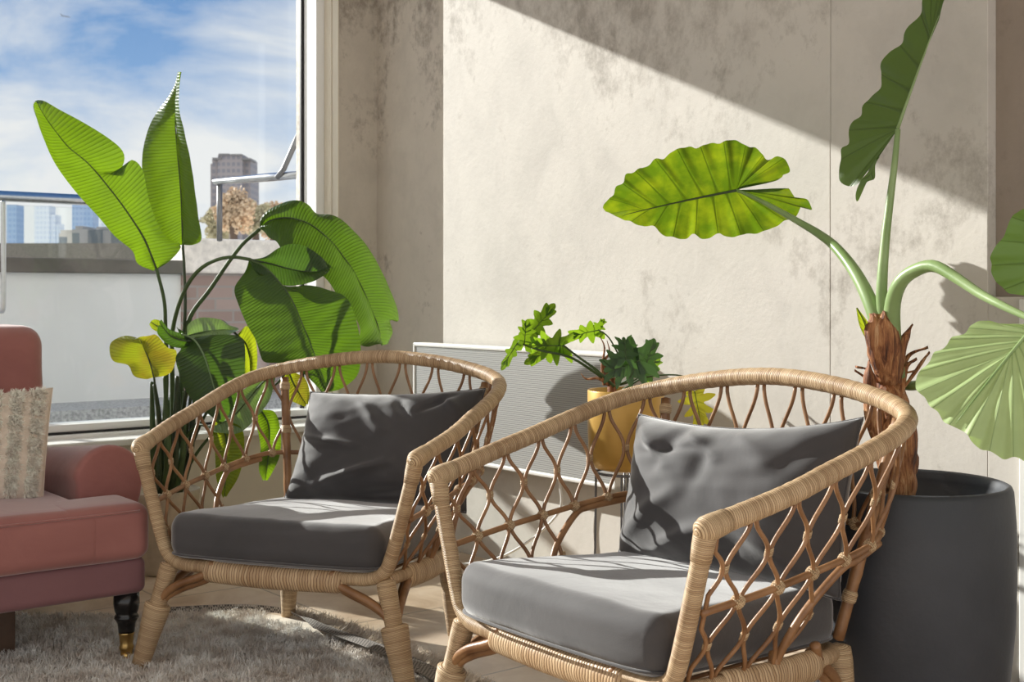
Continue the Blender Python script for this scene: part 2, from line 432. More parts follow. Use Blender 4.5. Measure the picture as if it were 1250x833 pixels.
# ------------------------------------------------------------------ the room
S0, S1 = 2.70, 2.74          # face of the panels, face of the raw wall
T0 = 4.36                    # inner face of the window wall
JU, FU, FT, SILL, HEAD = 2.558, 2.516, 4.464, .447, 2.54
ZC = 2.72
b = MB(); utbox(b, S1, S1+.2, -1.2, T0+.35, 0, ZC); structure(b.build('wall_back', M['concrete'], smooth=False))
b = MB(); utbox(b, S0, S1+.001, 2.0585, 3.831, .0, ZC); o = b.build('wall_back_panel', M['plaster'], smooth=False); structure(sharp(o, .002))
b = MB(); utbox(b, S0, S1+.001, 1.606, 2.0572, .0, ZC); o = b.build('wall_back_panel', M['plaster'], smooth=False); structure(sharp(o, .002))
b = MB(); utbox(b, S0, S1+.001, -1.2, 1.6060, .0, .945); o = b.build('wall_back_panel', M['plaster'], smooth=False); structure(sharp(o, .002))
b = MB(); utbox(b, S0-.012, S0, 1.40, 1.522, 0, .94); structure(sharp(b.build('trim_1', M['white'], smooth=False)))
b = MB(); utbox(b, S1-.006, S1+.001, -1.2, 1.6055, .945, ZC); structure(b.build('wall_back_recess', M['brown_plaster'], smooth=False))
# window wall: pier beside the corner, sill wall, head
b = MB(); utbox(b, JU, S1+.2, T0, T0+.35, 0, ZC); structure(b.build('wall_left', M['concrete'], smooth=False))
b = MB(); utbox(b, -2.4, JU, T0, T0+.30, 0, SILL-.035); structure(b.build('wall_left_sill', M['cream'], smooth=False))
b = MB(); utbox(b, -2.4, JU, T0, T0+.35, HEAD, ZC); structure(b.build('wall_left_head', M['cream'], smooth=False))
b = MB(); utbox(b, -4.6, -2.4, T0, T0+.35, 0, ZC); structure(b.build('wall_left', M['concrete'], smooth=False))
b = MB(); utbox(b, -4.6, S1+.2, -1.2, T0+.35, -.1, 0); structure(b.build('floor', M['floor'], smooth=False))
b = MB(); utbox(b, -4.6, S1+.2, -1.2, T0+.35, ZC, ZC+.15); structure(b.build('ceiling', M['white'], smooth=False))
# window_1: frame, sill board, jamb lining, panes
win = bpy.data.objects.new('window_1', None); COL.objects.link(win); win.location = UT(.5, FT, 0); structure(win)
wm = mat_of(UT(.5, FT, 0)); 
MU0, MU1 = -.30, -.16
b = MB()
utbox(b, FU, JU, FT, FT+.136, SILL, HEAD)
utbox(b, -2.4, JU, FT, FT+.136, HEAD-.067, HEAD)
utbox(b, -2.4, JU, FT, FT+.10, SILL-.03, SILL)
utbox(b, MU0, MU1, FT, FT+.136, SILL, HEAD)
utbox(b, -2.4, -2.33, FT, FT+.136, SILL, HEAD)
sharp(b.build('window_frame', M['frame_white'], win, smooth=False, space=wm))
b = MB(); utbox(b, -2.4, JU, FT+.05, FT+.16, SILL+.004, SILL+.034); sharp(b.build('lower_sash', M['frame_white'], win, smooth=False, space=wm))
b = MB()
utbox(b, FU-.003, FU+.0005, FT+.100, FT+.106, SILL+.03, HEAD-.06)
utbox(b, FU-.011, FU-.006, FT+.107, FT+.118, SILL+.03, HEAD-.06)
utbox(b, -2.3, FU, FT+.042, FT+.052, SILL-.002, SILL+.009)
b.build('gasket', M['black'], win, smooth=False, space=wm)
b = MB(); utbox(b, FU-.006, FU+.001, FT+.108, FT+.12, SILL+.03, HEAD-.06); b.build('window_trim', M['steel'], win, smooth=False, space=wm)
b = MB(); utbox(b, MU1, FU+.01, FT+.118, FT+.124, SILL+.01, HEAD-.05); b.build('pane', M['glass'], win, smooth=False, space=wm)
b = MB(); utbox(b, -2.35, MU0, FT+.118, FT+.124, SILL+.01, HEAD-.05); b.build('pane', M['glass'], win, smooth=False, space=wm)
b = MB(); utbox(b, -2.4, JU, T0-.03, FT, SILL-.035, SILL-.012); sharp(b.build('window_sill', M['white'], win, smooth=False, space=wm), .004)
b = MB(); utbox(b, JU-.004, JU+.001, T0-.004, T0+.040, SILL-.01, HEAD); utbox(b, JU-.002, JU+.001, T0+.040, T0+.046, SILL-.01, HEAD); utbox(b, JU-.006, JU+.001, T0+.046, FT, SILL-.01, HEAD)
sharp(b.build('jamb_lining', M['cream'], win, smooth=False, space=wm))

# ------------------------------------------------------------------ panel heater
def heater():
    t0, t1, z0, z1, s = 2.80, 3.917, .350, .770, 2.62
    loc = UT(s+.03, (t0+t1)/2, z0); R = mat_of(loc)
    o = empty('panel_heater', loc, 'flat white ribbed panel heater mounted low on the concrete wall', 'heater')
    b = MB(); utbox(b, s+.004, s+.05, t0+.012, t1-.012, z0+.012, z1-.012); b.build('grille_panel', M['heater'], o, smooth=False, space=R)
    b = MB()
    utbox(b, s, s+.055, t0, t1, z1-.014, z1); utbox(b, s, s+.055, t0, t1, z0, z0+.014)
    utbox(b, s, s+.055, t0, t0+.014, z0, z1); utbox(b, s, s+.055, t1-.014, t1, z0, z1)
    sharp(b.build('casing', M['white'], o, smooth=False, space=R), .004)
    for t in (3.0, 3.7):
        b = MB(); utbox(b, s+.05, S1 if t > 3.83 else S0, t-.02, t+.02, z0+.1, z1-.1); b.build('wall_bracket', M['white'], o, smooth=False, space=R)
    pts = cr([UT(s+.03, 3.1, z0+.01), UT(s+.03, 3.12, .22), UT(2.55, 3.35, .05), UT(2.42, 3.75, .006), UT(2.52, 4.15, .006)], 10)
    b = MB(); b.tube(pts, .0045, 8); c = b.build('power_cord', M['white'], o, space=R)
heater()

# ------------------------------------------------------------------ rattan armchairs
RAIL_L = [(-.382,-.292,.563), (-.407,-.038,.622), (-.367,.299,.714), (0,.366,.768)]
RAIL = RAIL_L + [(-p[0], p[1], p[2]) for p in RAIL_L[:-1]][::-1]
SEAT_L = [(-.302,-.272,.283), (-.305,-.05,.270), (-.285,.14,.258), (-.22,.235,.25), (0,.262,.248)]
SEAT = SEAT_L + [(-p[0], p[1], p[2]) for p in SEAT_L[:-1]][::-1]
def chair(name, label):
    root = empty(name, (0,0,0), label, 'armchair', 'rattan armchairs')
    # top rail, one bent pole from arm tip to arm tip
    NR = 260
    rail = resample(cr(RAIL, 16), NR)
    b = MB(); rr = [.0195*(1+.02*math.sin(i*1.7)+random.uniform(-.012,.012)) for i in range(NR)]
    rr[0] = .017; b.tube(rail, rr, 20); b.build('arm_rail', M['wrap'], root)
    # front frame: post down, bend, front bar, bend, post up
    def half(sg):
        return [(sg*.382,-.292,.560), (sg*.362,-.291,.485), (sg*.335,-.289,.39), (sg*.315,-.288,.325), (sg*.298,-.287,.292), (sg*.262,-.287,.274), (sg*.20,-.287,.270)]
    fr = cr(half(-1)+[(0,-.290,.268)]+half(1)[::-1], 14); fr = resample(fr, 220)
    b = MB(); b.tube(fr, .0165, 18); b.build('front_frame', M['wrap_fine'], root)
    # wound corner knots where posts meet the arm rail
    for sg in (-1, 1):
        b = MB()
        t = Vector((sg*.382,-.292,.563)); d = (Vector(RAIL_L[1])-Vector(RAIL_L[0])).normalized(); d.x *= -sg*-1 if sg < 0 else -1
        d = (Vector((sg*.407,-.038,.622))-t).normalized()
        prof = [t-d*.021, t-d*.014, t-d*.002, t+d*.014, t+d*.03, t+d*.045]
        b.tube(prof, [.010,.018,.0225,.0225,.0215,.0205], 18)
        p2 = [t+Vector((0,-.0,.014)), t+Vector((-sg*.001,0,-.002)), t+Vector((-sg*.008,0,-.03)), t+Vector((-sg*.013,0,-.055))]
        b.tube(p2, [.012,.0205,.0195,.0180], 18)
        b.build('corner_binding', M['wrap_fine'], root)
    # wound bundles on front and sides of the seat
    def bundle(pts, h=.028, w=.021):
        bb = MB(); pts = resample(cr(pts, 8), 40); n = len(pts)
        rad = [1.0]*n; rad[0] = rad[-1] = .55; rad[1] = rad[-2] = .93
        bb.tube(pts, [r for r in rad], 20, flat=(h, w)); return bb
    bundle([(-.195,-.289,.262),(0,-.293,.258),(.195,-.289,.262)], .0285, .0215).build('front_apron', M['wrap_wide'], root)
    # seat frame ring
    ring = resample(cr(SEAT, 12), 150)
    b = MB(); b.tube([p-Vector((0,0,.012)) for p in ring], .0155, 14); b.build('seat_frame', M['wrap'], root)
    for sg in (-1, 1):
        bundle([(sg*.304,-.175,.258),(sg*.305,-.04,.250),(sg*.290,.12,.243)], .030, .020).build('side_apron', M['wrap_wide'], root)
    # woven seat deck under the cushion
    b = MB()
    for i in range(15):
        x = -.27+.54*i/14; b.tube([(x*.98,-.28,.272),(x*.9,.0,.262),(x*.8,.235,.25)], .0045, 6)
    b.build('seat_deck', M['cane'], root)
    # legs
    for sg in (-1, 1):
        for (top, foot, fy) in (((sg*.300,-.283,.268), (sg*.371,-.312,0), -1), ((sg*.247,.238,.245), (sg*.262,.252,0), 1)):
            top = Vector(top); foot = Vector(foot)
            P = lambda k: foot.lerp(top, k)
            b = MB()
            if fy < 0:
                b.tube([P(1.0), P(.9), P(.78), P(.66), P(.60)], [.0235,.0235,.022,.0215,.022], 16)
                b.tube([P(.635), P(.62), P(.56), P(.35), P(.12), P(0.0)], [.027,.034,.0335,.028,.0240,.0220], 18, flat=(1.0,.92))
            else:
                b.tube([P(1.0), P(.9), P(.70), P(.35), P(.12), P(0.0)], [.028,.030,.029,.025,.021,.019], 18)
            lg = b.build('leg', M['wrap_fine'], root)
            # curved braces from the leg to the front or rear bar and to the side bar
            k0 = P(.58 if fy < 0 else .5)
            ends = [Vector((sg*.185, -.289 if fy < 0 else .245, .250)), Vector((sg*.300 if fy < 0 else sg*.288, -.165 if fy < 0 else .12, .245))]
            b = MB()
            for e_ in ends:
                for q in (-1, 1):
                    off = Vector((0, q*.008, q*-.006)) if e_ is ends[0] else Vector((q*.006, 0, q*.008))
                    m1 = k0.lerp(e_, .45)+Vector((0,0,.018))
                    b.tube(cr([k0-Vector((0,0,.02)), k0.lerp(e_,.12)+Vector((0,0,.016))+off*.5, m1+off, e_+off+Vector((0,0,-.002)), e_.lerp(k0,-.15)+Vector((0,0,.014))+off], 6), .0105, 10)
            b.build('brace', M['cane'], lg)
    # rear posts
    for sg in (-1, 1):
        a = Vector((sg*.322,.338,.700)); c = Vector((sg*.250,.238,.262))
        pts = [a.lerp(c, i/20) for i in range(21)]
        rad = [.0120+(.0012 if i in (7, 14) else 0) for i in range(21)]
        b = MB(); b.tube(pts, rad, 14); ps = b.build('rear_post', M['cane'], root)
        for k in (.03, .32, .78):
            b = MB(); d = c-a; b.tube([a+d*k, a+d*(k+.012), a+d*(k+.04), a+d*(k+.052)], [.013,.0150,.0150,.013], 12)
            b.build('post_binding', M['wrap_fine'], ps)
    # lattice: top curve (rail), bottom curve (seat frame)
    NT_ = 400
    top = resample(cr(RAIL, 20), NT_); bot = resample(cr(SEAT, 20), NT_)
    LT = length(top); NP = 19; PIT = 1.0/NP
    def surf(s, v):
        s = min(1, max(0, s)); x = s*(NT_-1); i = min(NT_-2, int(x)); f = x-i
        T = top[i].lerp(top[i+1], f)-Vector((0,0,.016)); B = bot[i].lerp(bot[i+1], f)
        k = 1-abs(2*s-1); side = min(1, k/.62)
        zm = .415+.068*side
        w2 = (zm-B.z)/(T.z-B.z)
        w = (v/2)*w2 if v <= 2 else w2+(v-2)/2*(1-w2)
        p = B.lerp(T, w)
        out = Vector((p.x, p.y+.05, 0)); 
        if out.length > 1e-6: p = p + out.normalized()*.018*math.sin(math.pi*w)
        return p
    rS = .0043
    half_w = LT/NP/2
    lat = MB(); knots = []
    def frac(v, top_gap=.0075):
        d = (1-math.cos(math.pi*(4-v)))/2      # 0 at levels 4,2,0 - 1 at levels 3,1
        lo = rS*1.05/half_w; 
        if v > 3: lo = lo+(v-3)*(top_gap/half_w-lo)
        if v < 1: lo = lo+(1-v)*(top_gap*.8/half_w-lo)
        hi = 1-rS*1.05/half_w
        return lo+(hi-lo)*d
    LOW = 4                                     # lower lattice reaches the fourth knot from the front
    for k in range(0, NP+1):
        for sg in (-1, 1):
            kk = k if k <= NP/2 else NP-k
            vmin = 0 if kk < LOW else (2 if True else 0)
            if kk == LOW and ((sg > 0) == (k < NP/2)): pass
            if (k == 0 and sg < 0) or (k == NP and sg > 0): continue
            n = int((4-vmin)*9)
            pts = []
            jit = random.uniform(-.04,.04)
            for i in range(n+1):
                v = 4-(4-vmin)*i/n
                s = (k+sg*.5*frac(v)+jit*math.sin(math.pi*v)*0)*PIT
                s0 = .012 if True else 0
                if s < s0 or s > 1-s0: s = min(max(s, s0), 1-s0)
                p = surf(s, v); out = Vector((p.x, p.y, 0)).normalized()
                pts.append(p+out*(sg*rS*.55*math.cos(math.pi*v)))
            lat.tube(pts, rS, 8)
    def ringat(s, v, r=.0095, h=.0075):
        p = surf(s, v); d = (surf(s, v+.08)-surf(s, v-.08)).normalized()
        tz = surf(min(.999, s+.004), v)-surf(max(.001, s-.004), v); tz.normalize()
        n_ = d.cross(tz).normalized()
        vs, fs, uv = [], [], []; N = 14; prof = [(-1,.72),(-.85,1),(0,1.04),(.85,1),(1,.72)]
        for (a, q) in prof:
            for j in range(N):
                an = 2*math.pi*j/N
                vs.append(p+d*(a*h)+tz*(math.cos(an)*r*q)+n_*(math.sin(an)*r*.62*q))
        for i in range(len(prof)-1):
            for j in range(N):
                j2 = (j+1) % N; fs.append((i*N+j, i*N+j2, (i+1)*N+j2, (i+1)*N+j))
                u0_, u1_ = prof[i][0]*h, prof[i+1][0]*h; uv.append([(u0_,j/N),(u0_,(j+1)/N),(u1_,(j+1)/N),(u1_,j/N)])
        kb = MB(); kb.add(vs, fs, uv); knots.append(kb)
    for k in range(0, NP):
        kk = min(k+.5, NP-k-.5)
        ringat((k+.5)*PIT, 3)
        if kk < LOW-.4: ringat((k+.5)*PIT, 1)
    def knot2(s, v):
        p = surf(s, v); d = (surf(s, v+.06)-surf(s, v-.06)).normalized(); tz = (surf(min(.999, s+.004), v)-surf(max(.001, s-.004), v)).normalized()
        n_ = d.cross(tz).normalized()
        kb = MB(); knots.append(kb)
        for sg in (-1, 1):
            ax = (d*.8+tz*sg).normalized(); pr = ax.cross(n_)
            for q in (-.0045, 0, .0045):
                loop = [p+ax*q*1.0+pr*(.0112*math.cos(a))+n_*(.0098*math.sin(a)) for a in [2*math.pi*j/14 for j in range(15)]]
                kb.tube(loop, .0021, 6, cap=False)
    for k in range(1, NP):
        if k in (int(NP/2),): pass
        knot2(k*PIT, 2)
    lt = lat.build('lattice', M['cane'], root)
    for kb in knots: kb.build('binding', M['wrap_fine'], lt)
    # middle rail along the lattice and the curved struts that carry it
    b = MB(); pts = [surf(.008+.984*i/120, 2) for i in range(121)]
    b.tube(pts, .0068, 10); b.build('middle_rail', M['cane'], root)
    for sg in (-1, 1):
        s_ = LOW*PIT; s_ = s_ if sg < 0 else 1-s_
        s2 = (LOW-.9)*PIT; s2 = s2 if sg < 0 else 1-s2
        s3 = (LOW+1.6)*PIT; s3 = s3 if sg < 0 else 1-s3
        pts = cr([surf(s3, 2)-Vector((0,0,.012)), surf(s_+(s3-s_)*.3, 1.98)-Vector((0,0,.010)), surf(s_, 1.8), surf(s_+(s2-s_)*.75, 1.2), surf(s2, .6), surf(s2, .02)], 8)
        b = MB(); b.tube(pts, .0078, 10); b.tube([pts[-1]-Vector((0,0,.01)), pts[-1]+Vector((0,0,.0)), pts[-1]+Vector((0,0,.02)), pts[-1]+Vector((0,0,.026))], [.010,.0115,.0115,.009], 10)
        b.build('side_strut', M['cane'], root)
    return root
C1 = ((-.490, 3.319, 0), -.3335); C2 = ((.309, 2.534, 0), -.8935)
near = chair('rattan_armchair', 'rattan armchair nearest the camera, in front of the charcoal planter')
near.location = C2[0]; near.rotation_euler = (0, 0, C2[1])
def copy_tree(o, parent=None):
    c = o.copy(); COL.objects.link(c); c.parent = parent
    for ch in o.children: copy_tree(ch, c)
    return c
far = copy_tree(near); far.location = C1[0]; far.rotation_euler = (0, 0, C1[1])
far['label'] = 'rattan armchair beside the pink sofa, with leafy plant behind its left arm'

# seat cushions
def fold(p, folds):
    "sum of soft ridges, each (x0,z0,x1,z1,width,height)"
    h = 0
    for (x0, z0, x1, z1, w, a) in folds:
        dx, dz = x1-x0, z1-z0; L2 = dx*dx+dz*dz
        t = max(0, min(1, ((p[0]-x0)*dx+(p[1]-z0)*dz)/L2)); d2 = (p[0]-x0-t*dx)**2+(p[1]-z0-t*dz)**2
        h += a*math.exp(-d2/(w*w))*(math.sin(math.pi*(.12+.76*t)))
    return h
def seat_cushion(C, label):
    o = empty('seat_cushion', C[0], label, 'cushion', 'grey velvet seat cushions', C[1])
    o.location = (C[0][0], C[0][1], .29)
    sd = random.random()*10
    def fn(co, p):
        k = (co.y+.315)/.57                       # narrows and drops towards the back
        q = min(1, abs(co.x/.302))**7*min(1, abs((co.y+.031)/.286))**7
        co.x *= 1-.035*q; co.y += -math.copysign(.012*q, co.y+.031)
        co.x *= 1-.16*max(0, k)
        co.z += -.038*k
        if p[1] < 0: co.y += -.012*(1-p[0]**2)
        co.z += .004*noise.noise(Vector((co.x*7, co.y*7, sd)))+.0015*noise.noise(Vector((co.x*26, co.y*20, co.z*30+sd)))
        if p[2] < 0: co.z = max(co.z, -.012-.030*k)
        return co
    b = MB(); b.rbox((-.302,-.318,-.002), (.302,.255,.112), .042, 18, .012, fn); b.build('cushion_body', M['grey_velvet'], o)
    # piping round the lower and the upper seam
    for z, nm in ((.012, 'piping'),):
        loop = []
        for i in range(161):
            a = 2*math.pi*i/160; c_, s_ = math.cos(a), math.sin(a); e_ = .22
            x = .302*math.copysign(abs(c_)**e_, c_); y = -.0315+.2865*math.copysign(abs(s_)**e_, s_)
            k = (y+.315)/.57; p0 = x/.302
            loop.append(Vector((x*(1-.16*max(0,k)), y+(-.012*(1-p0**2) if y < 0 else 0), z-.038*k)))
        b = MB(); b.tube(loop, .0032, 6, cap=False); b.build('piping', M['grey_velvet'], o)
    return o
seat_cushion(C2, 'sunlit grey velvet seat cushion on the nearest rattan armchair')
seat_cushion(C1, 'mostly shaded dark grey velvet seat cushion on the armchair by the sofa')

def pillow(name, label, C, TL, TR, BR, BL, thick, folds, mat, group=None, seed=1.0, cat='pillow', z0=.4, sag=.065, dome=.55, sagy=.085):
    R = mat_of(C[0], C[1]); TL, TR, BR, BL = (R @ Vector(p) for p in (TL, TR, BR, BL))
    c0 = (TL+TR+BR+BL)/4; base = (BL+BR)/2
    o = empty(name, base, label, cat, group, C[1])
    Mx = mat_of(base, C[1])
    nrm = ((TR-BL).cross(TL-BR)).normalized()
    cam_dir = Vector((0,0,EYE))-c0
    if nrm.dot(cam_dir) < 0: nrm = -nrm
    N = 64; vs = []; idx = {}
    for side in (1, -1):
        for i in range(N+1):
            for j in range(N+1):
                if side < 0 and (i in (0, N) or j in (0, N)): idx[(side,i,j)] = idx[(1,i,j)]; continue
                a = i/N; c = j/N; x = 2*a-1; y = 2*c-1
                # edges bow inwards between the corners
                xx = x*(1-sag*(1-y*y)); yy = y*(1-sagy*(1-x*x)) if y > 0 else y*(1-.06*(1-x*x))
                q = BL.lerp(BR, (xx+1)/2).lerp(TL.lerp(TR, (xx+1)/2), (yy+1)/2)
                f = max(0, (1-x**4)*(1-y**4))**dome * (1-.25*(x*x+y*y)/2)
                h = thick/2*f
                if side > 0:
                    h += fold((x, y), folds)*min(1, f*2.2)
                    h += .010*f*noise.noise(Vector((x*1.6, y*1.6, seed)))+.004*f*noise.noise(Vector((x*5, y*5, seed)))
                    # little gathers along the seams
                    eg = max(abs(x), abs(y)); h += .004*math.sin((x*9 if abs(y) > abs(x) else y*8)*3.1+seed)*max(0, eg-.72)*3*f
                idx[(side,i,j)] = len(vs); vs.append(q+nrm*h*side)
    fs = []
    for side in (1, -1):
        for i in range(N):
            for j in range(N):
                q = [idx[(side,i,j)], idx[(side,i+1,j)], idx[(side,i+1,j+1)], idx[(side,i,j+1)]]
                if side < 0: q.reverse()
                fs.append(q)
    b = MB(); b.add(vs, fs); body = b.build('pillow_cover', mat, o, space=Mx)
    edge = [vs[idx[(1,i,0)]] for i in range(N+1)]+[vs[idx[(1,N,j)]] for j in range(1,N+1)]+[vs[idx[(1,i,N)]] for i in range(N-1,-1,-1)]+[vs[idx[(1,0,j)]] for j in range(N-1,-1,-1)]
    b = MB(); b.tube(edge, .0022, 6, cap=False); b.build('seam', mat, o, space=Mx)
    return o, vs, idx, nrm, N, Mx
f2 = [(-.85,.95,-.45,.30,.09,.012),(-.35,.95,-.55,.25,.09,-.009),(-.30,.95,.05,.45,.08,.011),(-.02,.95,-.12,-.05,.09,-.008),(-.75,.45,-.15,.60,.07,-.006),(.15,.95,.55,.35,.10,.008),
      (-.90,-.80,-.30,-.1,.10,.009),(-.6,-.95,.15,-.45,.10,.010),(-.2,-.95,.35,-.65,.08,-.009),(.85,-.85,.35,-.4,.11,.010),(.98,.85,.55,.25,.10,-.006)]
pillow('back_pillow', 'grey velvet pillow leaning in the nearest rattan armchair, under its sunlit back', C2,
       (-.290,.215,.672), (.305,.245,.708), (.310,.165,.362), (-.265,.125,.362), .20, [(*q[:4], q[4], q[5]*1.5) for q in f2], M['grey_velvet'], 'grey velvet back pillows', 1.3, sagy=.17)
f1 = [(-.3,.9,.1,.2,.07,.010),(.1,.9,.35,.45,.06,-.012),(.75,.9,.45,.55,.06,-.014),(.6,.95,.9,.5,.05,.012),(-.9,.1,-.2,-.1,.07,.012),(-.6,-.8,.2,-.35,.08,.014),(-.2,-.9,.5,-.75,.07,-.012)]
pillow('back_pillow', 'grey velvet pillow striped by shadow, in the armchair beside the sofa', C1,
       (-.185,.245,.668), (.350,.262,.690), (.330,.165,.360), (-.215,.140,.366), .20, [(*q[:4], q[4], q[5]*1.5) for q in f1], M['grey_velvet'], 'grey velvet back pillows', 4.1)

# ------------------------------------------------------------------ fur
def fur_mesh(name, P, N_, Ln, Wd, mat, parent, inv=None, lean=.5, bend=.6):
    "short tapering fibres: two quads and a tip each"
    n = len(P); P = np.array(P, float); N_ = np.array(N_, float); Ln = np.broadcast_to(Ln, n)[:, None]; 
    rnd = rng.normal(size=(n,3)); side = np.cross(N_, rnd); side /= np.linalg.norm(side, axis=1)[:, None]+1e-9
    bd = rng.normal(size=(n,3)); bd -= (bd*N_).sum(1)[:, None]*N_; bd /= np.linalg.norm(bd, axis=1)[:, None]+1e-9
    k = rng.uniform(.1, 1, (n,1))
    A = P; B = P+N_*Ln*.5+bd*Ln*lean*.35*k; C = P+N_*Ln*(.85-.25*k)+bd*Ln*(lean+bend*.5)*k
    w = np.full((n,1), Wd)
    V = np.stack([A-side*w, A+side*w, B-side*w*.9, B+side*w*.9, C], 1).reshape(-1, 3)
    if inv is not None:
        m = np.array(inv); V = V@m[:3,:3].T+m[:3,3]
    me = bpy.data.meshes.new(name); b = (np.arange(n)*5)[:, None]
    q = (b+np.array([[0,1,3,2]])).reshape(-1); t = (b+np.array([[2,3,4]])).reshape(-1)
    loops = np.concatenate([q, t]).astype(np.int32)
    me.vertices.add(5*n); me.vertices.foreach_set('co', V.astype(np.float32).ravel())
    me.loops.add(len(loops)); me.loops.foreach_set('vertex_index', loops)
    ls = np.concatenate([np.arange(n)*4, 4*n+np.arange(n)*3]).astype(np.int32)
    me.polygons.add(2*n); me.polygons.foreach_set('loop_start', ls)
    me.update(calc_edges=True); me.validate()
    me.materials.append(mat); o = bpy.data.objects.new(name, me); COL.objects.link(o)
    if parent: o.parent = parent
    return o

# ------------------------------------------------------------------ rug
def rug():
    poly = [(-2.3,3.50),(-1.5,3.62),(-1.05,3.66),(-.80,3.70),(-.62,3.62),(-.42,3.42),(-.25,3.22),(-.12,3.02),(.10,2.72),(.30,2.45),(.1,1.9),(-1.4,1.3),(-2.6,2.2)]
    pts = [Vector((x,y,0)) for x,y in poly]
    root = empty('shag_rug', (-1.0, 2.7, 0), 'shaggy taupe rug with pale fringed edge on the stone floor', 'rug'); Mx = mat_of((-1.0,2.7,0)); inv = Mx.inverted()
    n = len(pts); b = MB()
    b.add([p+Vector((0,0,.001)) for p in pts]+[p+Vector((0,0,.010)) for p in pts], [list(range(n-1,-1,-1)), list(range(n,2*n))]+[(i,(i+1)%n,n+(i+1)%n,n+i) for i in range(n)])
    b.build('backing', M['fringe'], root, smooth=False, space=Mx)
    edge = pts[2:10]                             # the edge that shows: woven band then fringe
    er = resample(cr(edge, 8), 80)
    b = MB(); vs = []; fs = []
    for i, p in enumerate(er):
        d = (er[min(i+1,79)]-er[max(i-1,0)]).normalized(); nn = Vector((-d.y*-1, d.x*-1, 0))  # inwards
        wd_ = .085 if i > 26 else .085*max(0, (i-16))/10
        wv = .004*math.sin(i*.6)
        vs += [p+Vector((0,0,.012)), p+nn*wd_*.5+Vector((0,0,.026+wv)), p+nn*wd_+Vector((0,0,.030))]
    for i in range(79):
        fs += [(i*3,i*3+1,(i+1)*3+1,(i+1)*3), (i*3+1,i*3+2,(i+1)*3+2,(i+1)*3+1)]
    b.add(vs, fs); b.build('woven_border', M['weave'], root, space=Mx)
    # pile
    def inside(x, y):
        c = np.zeros(len(x), bool)
        for i in range(n):
            x1,y1 = poly[i]; x2,y2 = poly[(i+1)%n]
            m = ((y1 > y) != (y2 > y)) & (x < (x2-x1)*(y-y1)/(y2-y1+1e-12)+x1); c ^= m
        return c
    K = 150000
    x = rng.uniform(-2.0,.3,K); y = rng.uniform(2.45,3.75,K)
    m = inside(x, y) & (np.abs(x/y) < .47); x, y = x[m], y[m]
    ex = np.array([(p.x, p.y) for p in er]); d = np.full(len(x), 9.0)
    for i, (a, c) in enumerate(ex): 
        if i > 16: d = np.minimum(d, np.hypot(x-a, y-c))
    keep = d > .080; x, y, d = x[keep], y[keep], d[keep]
    hump = np.array([noise.noise(Vector((a*9, c*9, 0))) for a, c in zip(x, y)])
    h2 = np.array([noise.noise(Vector((a*30, c*30, 3))) for a, c in zip(x, y)])
    # neighbouring fibres lean together in tufts
    tx = np.array([noise.noise(Vector((a*45, c*45, 7))) for a, c in zip(x, y)]); ty = np.array([noise.noise(Vector((a*45, c*45, 17))) for a, c in zip(x, y)])
    N_ = np.stack([tx*2.3, ty*2.3, np.ones_like(tx)], 1); N_ /= np.linalg.norm(N_, axis=1)[:, None]
    P = np.stack([x, y, np.full_like(x, .008)], 1)
    L = .027+.010*hump+.016*h2
    o = fur_mesh('pile', P, N_, L, .0011, M['pile'], root, inv, .5, .6); o['kind'] = 'stuff'
    # fringe
    K = 9000; i = rng.integers(17, 79, K); f = rng.uniform(0,1,K)
    a = ex[i]*(1-f)[:, None]+ex[np.minimum(i+1,79)]*f[:, None]
    P = np.stack([a[:,0]+rng.normal(0,.004,K), a[:,1]+rng.normal(0,.004,K), np.full(K,.012)], 1)
    dd = ex[np.minimum(i+1,79)]-ex[i-1]; dd /= np.linalg.norm(dd, axis=1)[:, None]
    ou = np.stack([-dd[:,1], dd[:,0], np.zeros(K)], 1)
    cl = np.array([noise.noise(Vector((p[0]*40, p[1]*40, 1))) for p in P])
    N_ = ou*(1+.3*cl[:, None])+np.array([[0,0,.35]])+rng.normal(0,.25,(K,3)); N_[:,2] = np.abs(N_[:,2])*.8; N_ /= np.linalg.norm(N_, axis=1)[:, None]
    o = fur_mesh('fringe', P, N_, rng.uniform(.025,.055,K)+.012*cl, .0012, M['fringe'], root, inv, .4, .4); o['kind'] = 'stuff'
rug()

